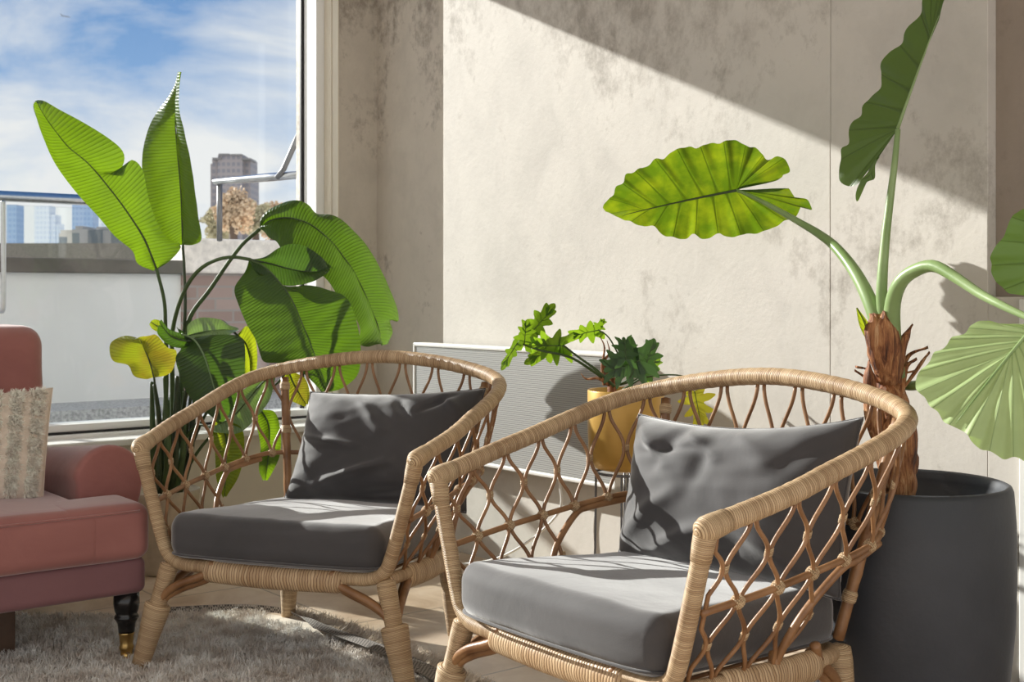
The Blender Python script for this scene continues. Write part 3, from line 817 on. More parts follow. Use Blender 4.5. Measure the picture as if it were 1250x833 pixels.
# ------------------------------------------------------------------ sofa
def sofa():
    base = UT(.2, 3.6, 0); Mx = mat_of(base, TH)
    o = empty('sofa', base, 'dusty pink velvet sofa with rolled arm and black castor legs', 'sofa', rz=TH)
    L = lambda u, t, z=0: (u-.2, t-3.6, z)
    b = MB(); b.rbox(L(-1.2,3.105,.180), L(1.256,4.15,.275), .022, 10); b.build('base_frame', M['pink_frame'], o)
    def fn(co, p):
        co.z += .0035*noise.noise(Vector((co.x*5, co.y*5, 2)))
        if p[2] > 0: co.z += -.030*max(0, min(1, (co.x-.55)/.55))**2*0
        return co
    b = MB(); b.rbox(L(-1.1,3.075,.272), L(1.135,3.80,.415), .035, 16, .028, fn); b.build('seat_cushion', M['pink_velvet'], o)
    b = MB(); b.rbox(L(1.02,3.077,.272), L(1.258,3.285,.416), .034, 10, .004, fn); b.build('seat_cushion_corner', M['pink_velvet'], o)
    pts = [L(-1.0,3.076,.398), L(1.225,3.076,.399)]
    b = MB(); b.tube([Vector(pts[0]).lerp(Vector(pts[1]), i/30) for i in range(31)], .003, 6); b.build('piping', M['pink_velvet'], o)
    # rolled arm: profile swept along the depth
    prof = []
    for i in range(9): prof.append((-.083, .27+.165*i/8))
    for i in range(1, 16):
        a = math.pi-math.pi*i/16*1.0; prof.append((.004+.095*math.cos(a), .440+.095*math.sin(a)))
    prof += [(.099,.43),(.092,.39),(.080,.34),(.078,.27)]
    b = MB(); vs = []; fs = []; n = len(prof); ys = [3.30,3.302,3.31,3.33]+[3.33+.72*i/10 for i in range(1,11)]
    sc_ = [.86,.92,.98,1.0]+[1]*10
    for y, s in zip(ys, sc_):
        for (x, z) in prof:
            cz = .42; vs.append(Vector(L(1.228, y, 0))+Vector((x*s, 0, cz+(z-cz)*(s if z > .3 else 1)+ (.012-.11*(y-3.3)))))
    for i in range(len(ys)-1):
        for j in range(n-1): fs.append((i*n+j, i*n+j+1, (i+1)*n+j+1, (i+1)*n+j))
    fs.append(list(range(n-1,-1,-1)))
    b.add(vs, fs); b.build('arm', M['pink_velvet'], o)
    def lean(co, p):
        k = (co.z-.40); co.y += .22*k; co.x += (-.012*(1-p[2]**2) if p[0] > 0 else 0)
        co.z += .012*noise.noise(Vector((co.x*4, 1, 5))); co.y += .012*noise.noise(Vector((co.x*3, co.z*5, 9)))
        return co
    b = MB(); b.rbox(L(-1.0,3.62,.40), L(1.205,3.90,.862), .07, 14, 0, lean); b.build('back_cushion', M['pink_velvet'], o)
    b = MB(); b.rbox(L(-1.2,3.99,.20), L(1.24,4.17,.60), .05, 8); b.build('back_frame', M['pink_frame'], o)
    # turned front leg with brass castor
    c = UT(1.218, 3.150, 0); q = Mx.inverted() @ c
    b = MB(); b.lathe([(.0,.182),(.032,.182),(.033,.150),(.030,.133),(.026,.124),(.030,.119),(.031,.113),(.0265,.107),(.023,.100),(.0195,.072),(.0,.072)], 28, q); lg = b.build('leg', M['ebony'], o); lg['label'] = 'black turned leg with brass castor'
    b = MB(); b.lathe([(.0,.078),(.0195,.078),(.0205,.073),(.0185,.068),(.0165,.045),(.019,.038),(.017,.030),(.012,.026),(0,.026)], 24, q)
    b.tube([q+Vector((-.009,0,.0135)), q+Vector((.009,0,.0135))], .0132, 18)
    b.tube([q+Vector((-.012,0,.040)), q+Vector((-.0125,0,.012))], .0035, 8); b.tube([q+Vector((.012,0,.040)), q+Vector((.0125,0,.012))], .0035, 8)
    b.build('castor', M['brass'], lg)
    c = Mx.inverted() @ W(1, 805, 3.26); c.z = 0
    b = MB(); b.rbox((c.x-.035,c.y-.025,0), (c.x+.030,c.y+.025,.19), .004, 3); b.build('leg', M['wood_dark'], o)
    for (u, t) in ((1.2,4.05),(-1.1,4.05),(-1.1,3.15)):
        q = Mx.inverted() @ UT(u, t, 0)
        b = MB(); b.lathe([(0,.185),(.028,.185),(.018,0.0),(0,0)], 16, q); b.build('leg', M['ebony'], o)
sofa()
# shaggy striped pillow on the sofa
R0 = ((0,0,0), 0)
def fur_pillow():
    tl, tr, br, bl = W(-75, 478, 3.30), W(64, 474, 3.44), W(52, 612, 3.28), W(-80, 640, 3.16)
    o, vs, idx, nrm, N, Mx = pillow('shaggy_pillow', 'beige pillow with shaggy tufted stripes leaning on the pink sofa', R0, tuple(tl), tuple(tr), tuple(br), tuple(bl), .13, [], M['fur_base'], None, 3.0, sag=.02, dome=.5)
    P = []; Nn = []
    for side in (1,):
        for _ in range(26000):
            x = random.uniform(0, 1); y = random.uniform(.02, .98)
            # tufted stripes between plain bands
            st = (x*5.2-.2) % 1.0
            if st > .62: continue
            if math.sin(y*37+math.sin(x*9)) > .93: continue
            i = min(N-1, int(x*N)); j = min(N-1, int(y*N)); fx, fy = x*N-i, y*N-j
            a = vs[idx[(1,i,j)]]; c = vs[idx[(1,i+1,j)]]; d = vs[idx[(1,i,j+1)]]; e_ = vs[idx[(1,i+1,j+1)]]
            p = a.lerp(c, fx).lerp(d.lerp(e_, fx), fy); nn = (c-a).cross(d-a).normalized()
            if nn.dot(nrm) < 0: nn = -nn
            tf = Vector((noise.noise(Vector((x*60,y*60,0))), noise.noise(Vector((x*60,y*60,9))), -.35+noise.noise(Vector((x*60,y*60,19)))))
            nn = (nn+tf*1.5).normalized(); P.append(p); Nn.append(nn)
    f = fur_mesh('tufts', P, Nn, .020, .0010, M['fur'], o, Mx.inverted(), .4, .5); f['kind'] = 'stuff'
fur_pillow()

# ------------------------------------------------------------------ leaves
OFF = [0.0]
def strip_leaf(parent, Mx, mid, left, right, mat, rib_mat, arch=.012, rip=.0009, nv=26, rib=.0035, ncross=8, n=70, name='leaf', rib_r1=.001, fold_=0.0):
    "left and right halves of a blade between the midrib and its two edges"
    mid = resample(cr([W(p[0], p[1], p[2]+OFF[0]) for p in mid], 8), n); nv = nv*1.7
    vs, fs, uv = [], [], []
    for e, sg in ((left, 1), (right, -1)):
        ed = resample(cr([W(p[0], p[1], p[2]+OFF[0]) for p in e], 6), n)
        b0 = len(vs)
        for i in range(n):
            tg = (mid[min(i+1,n-1)]-mid[max(i-1,0)]).normalized()
            cd = ed[i]-mid[i]; nn = tg.cross(cd)
            nn = nn.normalized() if nn.length > 1e-6 else Vector((0,-1,0))
            nn *= sg
            if nn.y > 0 and False: nn = -nn
            for j in range(ncross+1):
                c = j/ncross; p = mid[i].lerp(ed[i], c)
                w = cd.length
                ph = nv*(i/(n-1))-1.6*c
                h = arch*math.sin(math.pi*c*.9)+rip*math.cos(2*math.pi*ph)*min(1, (w/.06)**2)*c**.6*(1-c**3) + .004*noise.noise(Vector((i*.12, c*2, sg*3+len(mid)*.1)))*min(1, w/.03)
                vs.append(p+nn*h*min(1, w/.02))
        for i in range(n-1):
            for j in range(ncross):
                q = [b0+i*(ncross+1)+j, b0+(i+1)*(ncross+1)+j, b0+(i+1)*(ncross+1)+j+1, b0+i*(ncross+1)+j+1]
                U = [(nv*i/(n-1), j/ncross), (nv*(i+1)/(n-1), j/ncross), (nv*(i+1)/(n-1), (j+1)/ncross), (nv*i/(n-1), (j+1)/ncross)]
                if sg < 0: q.reverse(); U.reverse()
                fs.append(q); uv.append(U)
    b = MB(); b.add(vs, fs, uv); o = b.build(name, mat, parent, space=Mx)
    b = MB(); b.tube(mid, [rib+(rib_r1-rib)*(i/(n-1)) for i in range(n)], 8); b.build('midrib', rib_mat, o, space=Mx)
    return o
def fan_leaf(parent, Mx, O, outline, N_, dO, mat, rib_mat, veins, pleat=.008, cup=0.0, name='leaf', n=220, rings=14, midrib=None, rib=.003, smooth_outline=True, wave=.0, slide=.78):
    "a blade whose veins fan out from the leaf stalk; the outline lies on a tilted plane through O and is then pleated and curved"
    N_ = Vector(N_).normalized(); E = Vector((0,0,EYE)); Ow = W(O[0], O[1], dO)
    def hit(x, y):
        r = W(x, y, 1)-E; return E+r*((Ow-E).dot(N_)/r.dot(N_))
    pl = [hit(x, y) for x, y in outline]
    pl = resample(cr(pl, 5) if smooth_outline else pl, n)
    R = max((p-Ow).length for p in pl)
    im = int((midrib if midrib is not None else .5)*(n-1)); tip = pl[im]; ax = (tip-Ow); LA = ax.length; ax = ax/LA
    vs, fs, uv = [], [], []
    for i in range(n):
        al = (pl[i]-Ow).dot(ax)/LA
        k = slide*max(0.0, min(1.0, (al+.12)/1.12))**1.25 if slide else 0.0
        root = Ow.lerp(tip, k); wd_ = (pl[i]-root).length
        for j in range(rings+1):
            c = j/rings; ph = veins*i/(n-1)
            h = pleat*(c**1.1)*(math.cos(2*math.pi*ph)+.35*math.cos(4*math.pi*ph+1))*min(1, wd_/.08)*(.75+.5*noise.noise(Vector((i*.05, 3, 1)))) + wave*noise.noise(Vector((i*.06, c*1.5, 4)))*c
            p = root.lerp(pl[i], c); h += cup*((p-Ow).length/R)**2
            vs.append(p+N_*h)
    m_ = rings+1
    for i in range(n-1):
        a = i*m_; b2 = (i+1)*m_; u0, u1 = veins*i/(n-1), veins*(i+1)/(n-1)
        for j in range(rings):
            fs.append((a+j, a+j+1, b2+j+1, b2+j)); uv.append([(u0,j/rings),(u0,(j+1)/rings),(u1,(j+1)/rings),(u1,j/rings)])
    b = MB(); b.add(vs, fs, uv); o = b.build(name, mat, parent, space=Mx)
    if midrib is not None:
        b = MB(); pts = []
        for j in range(13):
            p = Ow.lerp(tip, j/12*.98); p = p+N_*(cup*((p-Ow).length/R)**2)
            if N_.y > 0: p = p-N_*.0015
            else: p = p+N_*.0010
            pts.append(p)
        b.tube(pts, [rib*(1-.85*k/12) for k in range(13)], 8); b.build('midrib', rib_mat, o, space=Mx)
    return o
def stalk_part(parent, Mx, pts, r0, r1, mat, name='stalk', flare=None, sides=12):
    P = resample(cr([W(p[0], p[1], p[2]+OFF[0]) for p in pts], 8), 44)
    rad = [r0+(r1-r0)*(i/43)**(flare or 1) for i in range(44)]
    b = MB(); b.tube(P, rad, sides); return b.build(name, mat, parent, space=Mx)

def with_depth(pts, d0, d1_=None, dx=0.0):
    "list of (x,y) with depth going from d0 to d1 along the list"
    d1_ = d0 if d1_ is None else d1_; n = len(pts)
    return [(p[0], p[1], d0+(d1_-d0)*i/(n-1)) if len(p) == 2 else p for i, p in enumerate(pts)]

# bird of paradise by the window
def bird():
    OFF[0] = .42
    c = W(200, 600, 4.27); c.z = 0
    o = empty('potted_bird_of_paradise', c, 'tall potted plant with paddle leaves standing by the window', 'plant'); Mx = mat_of(c)
    b = MB(); b.lathe([(0,0),(.085,0),(.095,.01),(.118,.26),(.122,.282),(.116,.285),(.108,.27),(0,.26)], 36, c); b.build('pot', M['beige_pot'], o, space=Mx)
    b = MB(); b.lathe([(0,.266),(.107,.264)], 24, c); b.build('soil', M['soil'], o, space=Mx)
    wd = with_depth
    # tall left leaf
    strip_leaf(o, Mx, wd([(191,328),(176,292),(156,260),(132,228),(108,200),(84,180),(66,158),(52,138),(45,124)], 3.80, 3.62),
        wd([(187,331),(168,322),(162,306),(140,288),(120,264),(96,238),(76,212),(60,184),(48,152),(42,130),(45,123)], 3.80, 3.54),
        wd([(193,328),(208,318),(221,300),(203,290),(190,268),(181,240),(174,207),(160,195),(146,213),(152,196),(149,183),(132,168),(100,148),(72,132),(55,123),(46,122)], 3.80, 3.74), M['bop_leaf'], M['stem_dark'], arch=-.010, nv=34)
    stalk_part(o, Mx, [(198,560,3.86),(203,470,3.86),(202,395,3.84),(200,365,3.82),(191,328,3.80)], .0095, .0055, M['stem'])
    # upright pointed leaf
    strip_leaf(o, Mx, wd([(223,298),(222,260),(220,224),(216,180),(214,145),(218,108),(221,88)], 3.88, 3.80),
        wd([(222,299),(204,301),(188,290),(177,256),(174,216),(175,184),(182,156),(196,132),(213,109),(220,92)], 3.88, 3.86),
        wd([(224,299),(236,299),(247,291),(242,260),(238,224),(232,188),(226,160),(220,132),(219,106),(221,89)], 3.88, 3.68), M['bop_leaf'], M['stem_dark'], arch=.010, nv=34)
    stalk_part(o, Mx, [(215,560,3.90),(222,440,3.90),(226,380,3.89),(225,330,3.88),(223,298,3.88)], .0085, .0045, M['stem_dark'])
    # arching leaf that droops to the right
    strip_leaf(o, Mx, wd([(317,280),(329,270),(348,266),(369,270),(386,279),(406,297),(421,316),(433,334),(447,362),(462,400),(466,422)], 3.92, 3.85),
        wd([(317,280),(321,265),(332,255),(350,247),(365,246),(377,252),(386,262),(404,263),(421,273),(440,293),(454,312),(465,333),(472,346),(483,378),(485,393),(474,392),(478,407),(470,420)], 3.92, 4.02),
        wd([(317,280),(323,283),(329,291),(338,296),(345,306),(360,315),(378,328),(398,342),(414,366),(430,385),(438,402),(437,419),(446,424),(456,421)], 3.92, 3.70), M['bop_mid'], M['stem_dark'], arch=.016, nv=40, n=90)
    stalk_part(o, Mx, [(222,560,3.9),(222,460,3.9),(230,393,3.9),(256,354,3.91),(292,303,3.92),(317,280,3.92)], .010, .0065, M['stem'])
    # big drooping leaf in the middle with a torn upper lobe
    strip_leaf(o, Mx, wd([(304,317),(323,326),(339,342),(355,364),(368,393),(381,425),(390,450),(400,476)], 3.66, 3.55),
        wd([(304,317),(298,332),(286,351),(290,370),(301,396),(312,415),(317,431),(323,442),(345,444),(372,456),(396,478)], 3.66, 3.50),
        wd([(304,317),(318,338),(330,343),(352,349),(378,348),(400,353),(425,365),(438,402),(441,434),(437,458),(418,474),(402,478)], 3.66, 3.66), M['bop_mid'], M['stem'], arch=.014, nv=34, rip=.004)
    strip_leaf(o, Mx, wd([(306,317),(330,322),(352,328),(378,332),(402,330)], 3.70, 3.80),
        wd([(306,317),(323,314),(340,303),(356,298),(375,302),(394,316),(403,329)], 3.70, 3.84),
        wd([(306,317),(325,335),(348,349),(378,346),(394,338),(403,331)], 3.70, 3.76), M['bop_dark'], M['stem_dark'], arch=.008, nv=16, n=40)
    stalk_part(o, Mx, [(212,560,3.82),(210,440,3.80),(211,402,3.78),(222,362,3.74),(238,335,3.72),(258,320,3.70),(282,314,3.68),(306,317,3.66)], .0095, .0055, M['stem'])
    # dark leaf bending forward with a curled tip
    strip_leaf(o, Mx, wd([(222,408),(237,415),(248,432),(256,455),(263,480),(270,512)], 3.60, 3.50),
        wd([(216,400),(222,422),(214,436),(218,455),(224,472),(238,492),(268,515)], 3.62, 3.46),
        wd([(240,410),(262,408),(288,409),(298,418),(299,446),(296,480),(274,515)], 3.62, 3.56), M['bop_dark'], M['bop_gloss'], arch=.012, nv=18, n=50)
    strip_leaf(o, Mx, wd([(240,416),(224,416),(208,410),(196,396)], 3.60, 3.56),
        wd([(240,416),(222,407),(208,402),(197,390)], 3.60, 3.58), wd([(238,419),(222,425),(205,420),(193,408),(194,397)], 3.60, 3.52), M['bop_dark'], M['stem_dark'], arch=.008, nv=8, n=30)
    stalk_part(o, Mx, [(218,560,3.80),(224,500,3.72),(232,460,3.66),(240,430,3.62),(237,415,3.60)], .0085, .005, M['stem_dark'])
    # small leaf above it
    strip_leaf(o, Mx, wd([(228,411),(246,406),(268,403),(291,404)], 3.66, 3.72),
        wd([(228,410),(230,396),(246,388),(266,390),(278,396),(291,403)], 3.66, 3.76),
        wd([(228,411),(243,415),(260,414),(274,411),(291,405)], 3.66, 3.66), M['bop_gloss'], M['stem'], arch=.006, nv=12, n=36)
    # yellow leaf on the left
    strip_leaf(o, Mx, wd([(188,461),(184,446),(178,430),(170,412)], 3.66, 3.66),
        wd([(187,461),(178,463),(164,459),(157,446),(138,440),(135,420),(152,410),(168,412)], 3.66, 3.70),
        wd([(189,461),(204,458),(212,450),(216,429),(205,424),(192,409),(182,410),(172,411)], 3.66, 3.62), M['bop_old'], M['stem_dark'], arch=.010, nv=14, n=44, rip=.003)
    stalk_part(o, Mx, [(196,580,3.74),(194,520,3.70),(191,488,3.68),(188,460,3.66)], .0055, .0035, M['stem_dark'])
    strip_leaf(o, Mx, wd([(203,408),(194,400),(184,393)], 3.74, 3.74), wd([(203,407),(198,394),(190,390),(184,392)], 3.74, 3.74), wd([(203,409),(194,406),(186,402),(182,396)], 3.74, 3.74), M['bop_light'], M['stem'], arch=.003, nv=5, n=20)
    # pale leaf seen between the others
    strip_leaf(o, Mx, wd([(290,410),(300,420),(305,440),(306,472)], 3.80, 3.84), wd([(290,408),(302,398),(312,415),(314,445),(308,474)], 3.8, 3.84), wd([(290,411),(294,425),(297,450),(303,474)], 3.8, 3.84), M['bop_light'], M['stem_dark'], arch=.006, nv=12, n=36)
    stalk_part(o, Mx, [(225,560,3.86),(236,460,3.86),(250,400,3.84),(270,392,3.82),(290,410,3.80)], .006, .004, M['stem_dark'])
    # lower leaves behind the chair arm
    strip_leaf(o, Mx, wd([(336,455),(318,470),(300,492),(280,512),(258,522)], 3.78, 3.70), wd([(336,454),(322,462),(298,475),(272,496),(256,520)], 3.78, 3.74), wd([(337,457),(330,486),(316,506),(292,528),(262,528)], 3.78, 3.66), M['bop_gloss'], M['stem'], arch=.008, nv=20, n=44)
    stalk_part(o, Mx, [(216,590,3.84),(226,540,3.80),(240,520,3.74),(258,522,3.70)], .006, .004, M['stem'])
    strip_leaf(o, Mx, wd([(268,512),(276,535),(276,565),(274,606)], 3.72, 3.66), wd([(266,512),(258,520),(262,550),(264,585),(272,608)], 3.72, 3.66), wd([(270,512),(294,522),(298,548),(292,580),(276,607)], 3.72, 3.66), M['bop_light'], M['stem'], arch=.006, nv=16, n=40)
    strip_leaf(o, Mx, wd([(318,500),(328,520),(328,550),(324,586)], 3.80, 3.76), wd([(316,500),(312,512),(318,545),(316,572),(322,588)], 3.80, 3.74), wd([(320,500),(336,504),(343,530),(341,560),(327,587)], 3.8, 3.80), M['bop_leaf'], M['stem'], arch=.006, nv=16, n=40)
    strip_leaf(o, Mx, wd([(352,452),(358,468),(366,482),(374,494)], 3.86, 3.84), wd([(350,452),(342,468),(350,486),(372,497)], 3.86, 3.84), wd([(354,452),(372,462),(378,480),(376,494)], 3.86, 3.84), M['bop_old'], M['stem'], arch=.004, nv=10, n=24)
    stalk_part(o, Mx, [(226,590,3.88),(236,540,3.86),(262,490,3.84),(300,470,3.82),(330,474,3.82),(352,452,3.86)], .006, .0035, M['stem_dark'])
    stalk_part(o, Mx, [(222,590,3.84),(236,560,3.82),(262,528,3.80),(296,508,3.80),(318,500,3.80)], .006, .0035, M['stem'])
    # sheathed base of the clump
    for i, (x0, x1, z) in enumerate(((188,184,3.80),(196,192,3.76),(205,203,3.74),(214,214,3.76),(222,226,3.78),(231,240,3.82),(202,209,3.86),(217,220,3.88))):
        stalk_part(o, Mx, [(200+(x0-205)*.5,615,3.85),(x0,560,z),(x0+(x1-x0)*.5,510,z),(x1+random.uniform(-4,4),462+random.uniform(-12,18),z)], .015, .006, M['stem_dark'] if i % 2 else M['stem'], 'stalk', 1.3)
bird()
OFF[0] = 0.0

# elephant ear in the charcoal planter
def ear():
    c = W(1110, 590, 2.72); c.z = 0
    o = empty('potted_elephant_ear', c, 'giant heart-leaved plant with shaggy brown trunk in round charcoal planter', 'plant'); Mx = mat_of(c)
    prof = [(0,.0),(.150,.0),(.172,.012),(.192,.06),(.207,.14),(.216,.24),(.2195,.35),(.218,.46),(.213,.53),(.209,.540),(.203,.543),(.196,.538),(.193,.520),(.192,.48),(0,.478)]
    b = MB(); b.lathe(prof, 64, c); b.build('planter', M['planter'], o, space=Mx)
    b = MB(); b.lathe([(0,.488),(.192,.484)], 32, c); b.build('soil', M['soil'], o, space=Mx)
    # trunk: leaning fibrous column with torn sheaths
    tr = cr([(1092,604,2.72),(1096,560,2.72),(1092,510,2.73),(1082,465,2.74),(1078,425,2.74),(1077,385,2.74)], 1)
    P = resample(cr([W(*p) for p in [(1094,608,2.72),(1098,560,2.72),(1092,510,2.73),(1082,462,2.74),(1078,425,2.74),(1078,383,2.74)]], 8), 60)
    b = MB(); vs, fs, uv = [], [], []; S_ = 40
    for i, p in enumerate(P):
        k = i/59; r = .037-.010*k+.004*math.sin(k*26)
        for j in range(S_):
            a = 2*math.pi*j/S_
            rr = r*(1+.16*noise.noise(Vector((math.cos(a)*2.2, math.sin(a)*2.2, k*5)))+.14*abs(noise.noise(Vector((math.cos(a)*6, math.sin(a)*6, k*9)))))
            vs.append(p+Vector((math.cos(a)*rr, math.sin(a)*rr, .006*noise.noise(Vector((a*2, k*8, 3))))))
    for i in range(59):
        for j in range(S_):
            j2 = (j+1) % S_; fs.append((i*S_+j, i*S_+j2, (i+1)*S_+j2, (i+1)*S_+j)); uv.append([(0,0)]*4)
    b.add(vs, fs, uv); trunk = b.build('trunk', M['bark'], o, space=Mx)
    # torn leaf bases clinging to the trunk
    b = MB()
    for (x0,y0,x1,y1,x2,y2,w,dd) in ((1085,470,1078,430,1064,384,.026,-.03),(1088,468,1082,420,1078,380,.026,-.035),(1096,470,1100,425,1113,396,.010,-.02),(1098,500,1104,452,1118,438,.007,0),
          (1098,480,1112,462,1134,430,.004,0),(1098,470,1108,436,1132,424,.005,.01),(1070,520,1062,470,1060,440,.012,-.03),(1082,560,1068,510,1064,462,.018,-.035),(1072,468,1060,452,1044,448,.004,0),(1064,470,1056,461,1043,452,.003,0),
          (1104,590,1108,540,1104,490,.018,-.02),(1090,600,1082,550,1086,505,.020,-.04),(1100,600,1112,575,1116,545,.012,0),(1100,455,1108,455,1118,452,.010,.0)):
        pts = resample(cr([W(x0,y0,2.72+dd*.7), W(x1,y1,2.715+dd), W(x2,y2,2.72+dd)], 8), 14); vv = []; ff = []
        for i, p in enumerate(pts):
            k = i/13; ww = w*(.75+.5*math.sin(math.pi*k))*(1 if k < .8 else max(.12, (1-k)*5))
            for j in range(7):
                s = (j/6-.5)*2; vv.append(p+Vector((s*ww, -.011*(1-s*s)*min(1,w/.012)+.002*noise.noise(Vector((s*3,k*6,x0))), .002*math.sin(s*9+x0)*k)))
        for i in range(13):
            for j in range(6): ff.append((i*7+j, i*7+j+1, (i+1)*7+j+1, (i+1)*7+j))
        b.add(vv, ff)
    sh = b.build('torn_sheath', M['bark'], trunk, space=Mx); m = sh.modifiers.new('thick', 'SOLIDIFY'); m.thickness = .0016
    # leaf stalks
    stalk_part(o, Mx, [(1083,470,2.74),(1078,420,2.74),(1066,378,2.76),(1046,336,2.82),(1022,304,2.90),(1000,286,2.97),(975,271,3.04),(945,254,3.11),(920,241,3.16),(899,232,3.20)], .026, .0040, M['stalk'], 'stalk', .62, 16)
    stalk_part(o, Mx, [(1084,430,2.74),(1077,375,2.74),(1077,340,2.74),(1081,290,2.75),(1087,240,2.76),(1092,200,2.77),(1096,158,2.78)], .0155, .0060, M['stalk'], 'stalk', .8, 14)
    stalk_part(o, Mx, [(1092,460,2.72),(1089,410,2.70),(1090,370,2.68),(1100,344,2.65),(1118,330,2.62),(1140,325,2.58),(1165,338,2.53),(1195,358,2.47),(1225,374,2.41),(1268,394,2.34)], .0235, .0060, M['stalk'], 'stalk', .75, 16)
    stalk_part(o, Mx, [(1098,470,2.78),(1128,468,2.70),(1200,432,2.62),(1262,385,2.58),(1276,276,2.62)], .012, .005, M['stalk'], 'stalk', .8, 12)
    strip_leaf(o, Mx, [(1062,420,2.70),(1055,395,2.69),(1046,376,2.68)], [(1060,420,2.70),(1049,398,2.69),(1045,376,2.68)], [(1066,420,2.70),(1062,398,2.69),(1047,376,2.68)], M['bop_light'], M['stem'], arch=.004, nv=3, n=16, rib=.001, name='young_sheath')
    # leaf 1: broad backlit leaf by the wall
    z = lambda L: [(720+x/4.31, 140+y/4.31) for x, y in L]
    up = z([(775,392),(800,376),(870,360),(960,346),(1010,330),(1020,316),(1050,300),(1050,275),(1030,240),(985,212),(930,235),(905,205),(870,163),(838,170),(800,148),(760,127),(715,142),(680,152),(640,142),(600,160),(560,178),(525,165),(470,182),(420,200),(385,225),(340,227),(310,252),(265,262),(232,290),(190,297),(178,350),(140,357),(125,400),(80,440),(74,455)])
    lo = z([(74,460),(100,490),(160,515),(240,562),(290,572),(340,580),(380,615),(440,635),(500,637),(540,620),(590,642),(635,638),(680,628),(720,643),(790,640),(830,620),(900,614),(960,590),(1030,555),(1075,535),(1108,490),(1112,478),(1165,492),(1160,465),(1130,430),(1090,430),(1060,405),(1040,388),(980,402),(880,406),(785,400)])
    def droop(p, c, s): return p
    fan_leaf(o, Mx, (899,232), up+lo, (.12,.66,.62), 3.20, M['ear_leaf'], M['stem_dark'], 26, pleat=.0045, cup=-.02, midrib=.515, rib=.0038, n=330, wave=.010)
    # leaf 2: upright leaf seen almost edge on
    z2 = lambda L: [(700+x/2.273, y/2.273) for x, y in L]
    ol = z2([(905,350),(925,290),(945,225),(972,150),(1000,70),(1020,0),(1036,-80),(1044,-150),(1040,-205),(1015,-160),(990,-110),(978,-60),(962,-5),(952,40),(925,70),(914,92),(905,118),(872,145),(850,178),(850,205),(852,245),(815,275),(800,292),(798,322),(770,340),(760,358),(764,398),(742,412),(738,440),(735,485),(745,510),(780,514),(805,492),(830,455),(855,425),(880,385),(892,362)])
    fan_leaf(o, Mx, (1096.5,157), ol, (.72,.62,-.20), 2.78, M['ear_shade'], M['stalk'], 16, pleat=.004, cup=.03, midrib=.20, rib=.004, n=240)
    fan_leaf(o, Mx, (1072,192), z2([(852,432),(838,458),(836,495),(815,505),(805,525),(788,560),(783,540),(795,505),(815,480),(840,440)]), (.5,.8,.1), 2.80, M['ear_shade'], M['stalk'], 4, pleat=.004, n=50)
    # leaf 3: pale topside hanging at the right
    z3 = lambda L: [(1000+x/2.252, 230+y/2.252) for x, y in L]
    ol = z3([(605,372),(560,374),(520,372),(480,366),(440,361),(418,372),(400,392),(370,398),(345,425),(318,436),(302,462),(282,478),(265,502),(266,535),(290,556),(305,582),(325,592),(345,620),(372,632),(400,648),(418,672),(445,690),(478,700),(510,716),(545,712),(575,722),(620,712),(680,690),(740,640),(790,560),(800,470),(760,400),(700,380),(640,392),(615,380)])
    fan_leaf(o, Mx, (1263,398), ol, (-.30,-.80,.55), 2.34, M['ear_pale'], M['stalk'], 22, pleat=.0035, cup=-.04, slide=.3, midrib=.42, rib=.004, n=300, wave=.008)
    # leaf 4: leaf cut by the right edge of the picture
    ol = [(1262,262),(1252,254),(1243,258),(1235,265),(1230,277),(1226,288),(1217,298),(1211,310),(1212,320),(1213,330),(1222,343),(1233,353),(1242,355),(1256,358),(1280,372),(1315,370),(1350,330),(1352,290),(1330,262),(1300,262),(1282,272)]
    fan_leaf(o, Mx, (1276,276), ol, (-.15,-.9,.30), 2.62, M['ear_mid'], M['stalk'], 12, pleat=.005, cup=-.03, midrib=.4, n=180)
ear()

